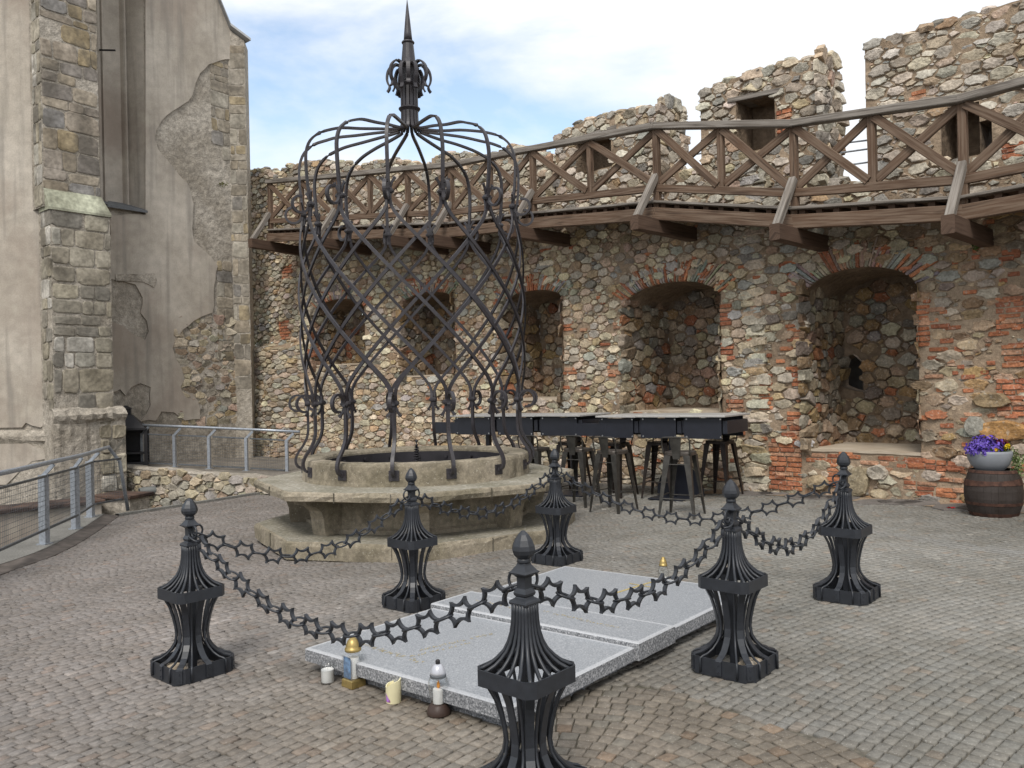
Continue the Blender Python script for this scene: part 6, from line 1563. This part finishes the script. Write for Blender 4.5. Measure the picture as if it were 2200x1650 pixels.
# ================================================================== GRAVE LANTERNS AND CANDLES
def cyl_glass(mb, r, z0, z1, th=.002, n=28): mb.lathe([(r, z0), (r, z1), (r - th, z1), (r - th, z0 + .002)], n=n, capb=True, capt=False)
def at_px(x, y): q = GP(x, y, 0); return onground(q[0], q[1], .002)
p = at_px(704, 1466); t_ = thing('glass_candle', 'white candle in a clear glass cup beside the gold topped lantern', 'candle', p)
mb = MB(); cyl_glass(mb, .037, .0, .108); mb.build('glass_cup', M['glass'], t_, smooth=True)
mb = MB(); mb.lathe([(.0335, .004), (.0335, .068), (.028, .0655), (.0, .064)], n=28, capt=False); wx_ = mb.build('wax', M['wax'], t_, smooth=False)
mb = MB(); mb.tube([(0, 0, .06), (.001, 0, .078)], .0012, 5); mb.build('wick', M['wax'], wx_)
p = at_px(760, 1474); t_ = thing('grave_lantern', 'tall square glass grave lantern with gold lid and blue print, front edge of the tomb', 'lantern', p, radians(48))
mb = MB(); mb.lathe([(.062, .0), (.064, .004), (.060, .036), (.055, .042)], n=4, rot=pi / 4); mb.build('base', M['brass'], t_)
mb = MB(); mb.lathe([(.058, .042), (.060, .06), (.060, .165), (.055, .178), (.040, .185), (.038, .185), (.053, .176), (.057, .165), (.057, .044)], n=4, rot=pi / 4, capb=False, capt=False); mb.build('glass_body', M['glass'], t_)
mb = MB(); mb.box(vec(-.0395, .0, .105), vec(.0005, 0, 0), vec(0, .030, 0), vec(0, 0, .055)); mb.build('printed_panel', M['bluelabel'], t_)
mb = MB(); mb.lathe([(.030, .044), (.030, .15), (.0, .15)], n=20, capt=False); mb.build('candle', M['wax'], t_)
mb = MB(); mb.lathe([(.041, .184), (.043, .186), (.043, .198), (.038, .202), (.036, .215), (.028, .236), (.016, .250), (.0, .254)], n=28, capt=False); mb.build('lid', M['brass'], t_, smooth=True)
p = at_px(846, 1508); t_ = thing('pillar_candle', 'thick cream pillar candle burnt down on a slant', 'candle', p)
mb = MB(); n_ = 32; vs = []
for j, (r, f_) in enumerate(((.0375, 0), (.0385, .5), (.0385, 1), (.033, 1), (.030, .82), (.012, .72))):
    for i in range(n_):
        a = 2 * pi * i / n_; top_ = .098 + .020 * cos(a) + (.004 * sin(3 * a)); z = top_ * f_ if f_ >= 0.5 or f_ == 0 else 0; vs.append((r * cos(a), r * sin(a), z))
mb.add(vs, [(j * n_ + i, j * n_ + (i + 1) % n_, (j + 1) * n_ + (i + 1) % n_, (j + 1) * n_ + i) for j in range(5) for i in range(n_)] + [tuple(5 * n_ + i for i in range(n_))]); cm_ = mb.build('wax', M['cream'], t_, smooth=False)
mb = MB(); v = []
for k in range(5):
    a = radians(208 + k * 11)
    for z in (.008, .05 - .008 * k): v.append((.0392 * cos(a), .0392 * sin(a), z))
mb.add(v, [(2 * k, 2 * k + 2, 2 * k + 3, 2 * k + 1) for k in range(4)]); mb.build('printed_motif', M['print'], cm_)
p = at_px(943, 1534); t_ = thing('grave_lantern', 'rounded glass grave lantern with silver lid and brown foot, nearest lantern', 'lantern', p)
mb = MB(); mb.lathe([(.056, .0), (.058, .006), (.052, .030), (.040, .046), (.036, .050)], n=30); mb.build('base', M['brownplastic'], t_, smooth=True)
mb = MB(); mb.lathe([(.034, .050), (.040, .075), (.047, .125), (.049, .150), (.043, .168), (.034, .174), (.032, .174), (.041, .167), (.047, .150), (.045, .125), (.038, .075), (.032, .052)], n=30, capb=False, capt=False); mb.build('glass_body', M['glass'], t_, smooth=True)
mb = MB(); mb.lathe([(.026, .052), (.026, .118), (.0, .119)], n=22, capt=False); mb.build('candle', M['wax'], t_)
mb = MB(); mb.lathe([(.002, .119), (.008, .128), (.007, .142), (.002, .158)], n=10); mb.build('flame_ornament', M['flame'], t_, smooth=True)
mb = MB(); mb.lathe([(.037, .173), (.039, .175), (.039, .184), (.037, .186)], n=30); mb.build('rim', M['dullsteel'], t_)
mb = MB(); mb.lathe([(.037, .186), (.036, .198), (.030, .218), (.019, .232), (.012, .235)], n=30); mb.build('lid', M['silver'], t_, smooth=True)
mb = MB(); mb.lathe([(.011, .235), (.011, .250), (.008, .254)], n=12); mb.build('knob', M['hood'], t_)
p = at_px(1426, 1262); t_ = thing('grave_lantern', 'small lantern with gold lid behind the far end of the tomb', 'lantern', p)
mb = MB(); mb.lathe([(.040, .0), (.043, .03), (.044, .08), (.038, .13), (.030, .158), (.028, .158), (.036, .13), (.042, .08), (.041, .03)], n=26, capt=False); mb.build('glass_body', M['glass'], t_, smooth=True)
mb = MB(); mb.lathe([(.034, .004), (.034, .070), (.0, .071)], n=20, capt=False); mb.build('candle', M['wax'], t_)
mb = MB(); mb.lathe([(.030, .157), (.031, .168), (.027, .171), (.026, .185), (.019, .207), (.013, .210), (.012, .223), (.0, .225)], n=26, capt=False); mb.build('lid', M['brass'], t_, smooth=True)
# small stones lying inside the bollard boxes
rk = random.Random(3)
for bi in (0, 4):
    mb = MB(); c0 = BPOS[bi]
    for _ in range(1):
        c = c0 + vec(-.06 + .03 * bi, -.10, .05); s_ = .05; n_ = 7; vs = []
        for rr_, zz in ((.8, -.9), (1, 0), (.7, .6)):
            for q in range(n_): an = 2 * pi * q / n_; k = s_ * rr_ * rk.uniform(.8, 1.2); vs.append(c + vec(k * 1.3 * cos(an), k * sin(an), zz * s_))
        vs.append(c + vec(0, 0, s_ * .7)); mb.add(vs, [(j * n_ + q, j * n_ + (q + 1) % n_, (j + 1) * n_ + (q + 1) % n_, (j + 1) * n_ + q) for j in (0, 1) for q in range(n_)] + [(2 * n_ + q, 2 * n_ + (q + 1) % n_, 3 * n_) for q in range(n_)], 0, (.36, .31, .25))
    tag(mb.build('ballast_stone', M['stone']), 'rough stone lying in the base box of the ' + ('left bollard' if bi == 0 else 'bollard on the right of the tomb'), 'stone')
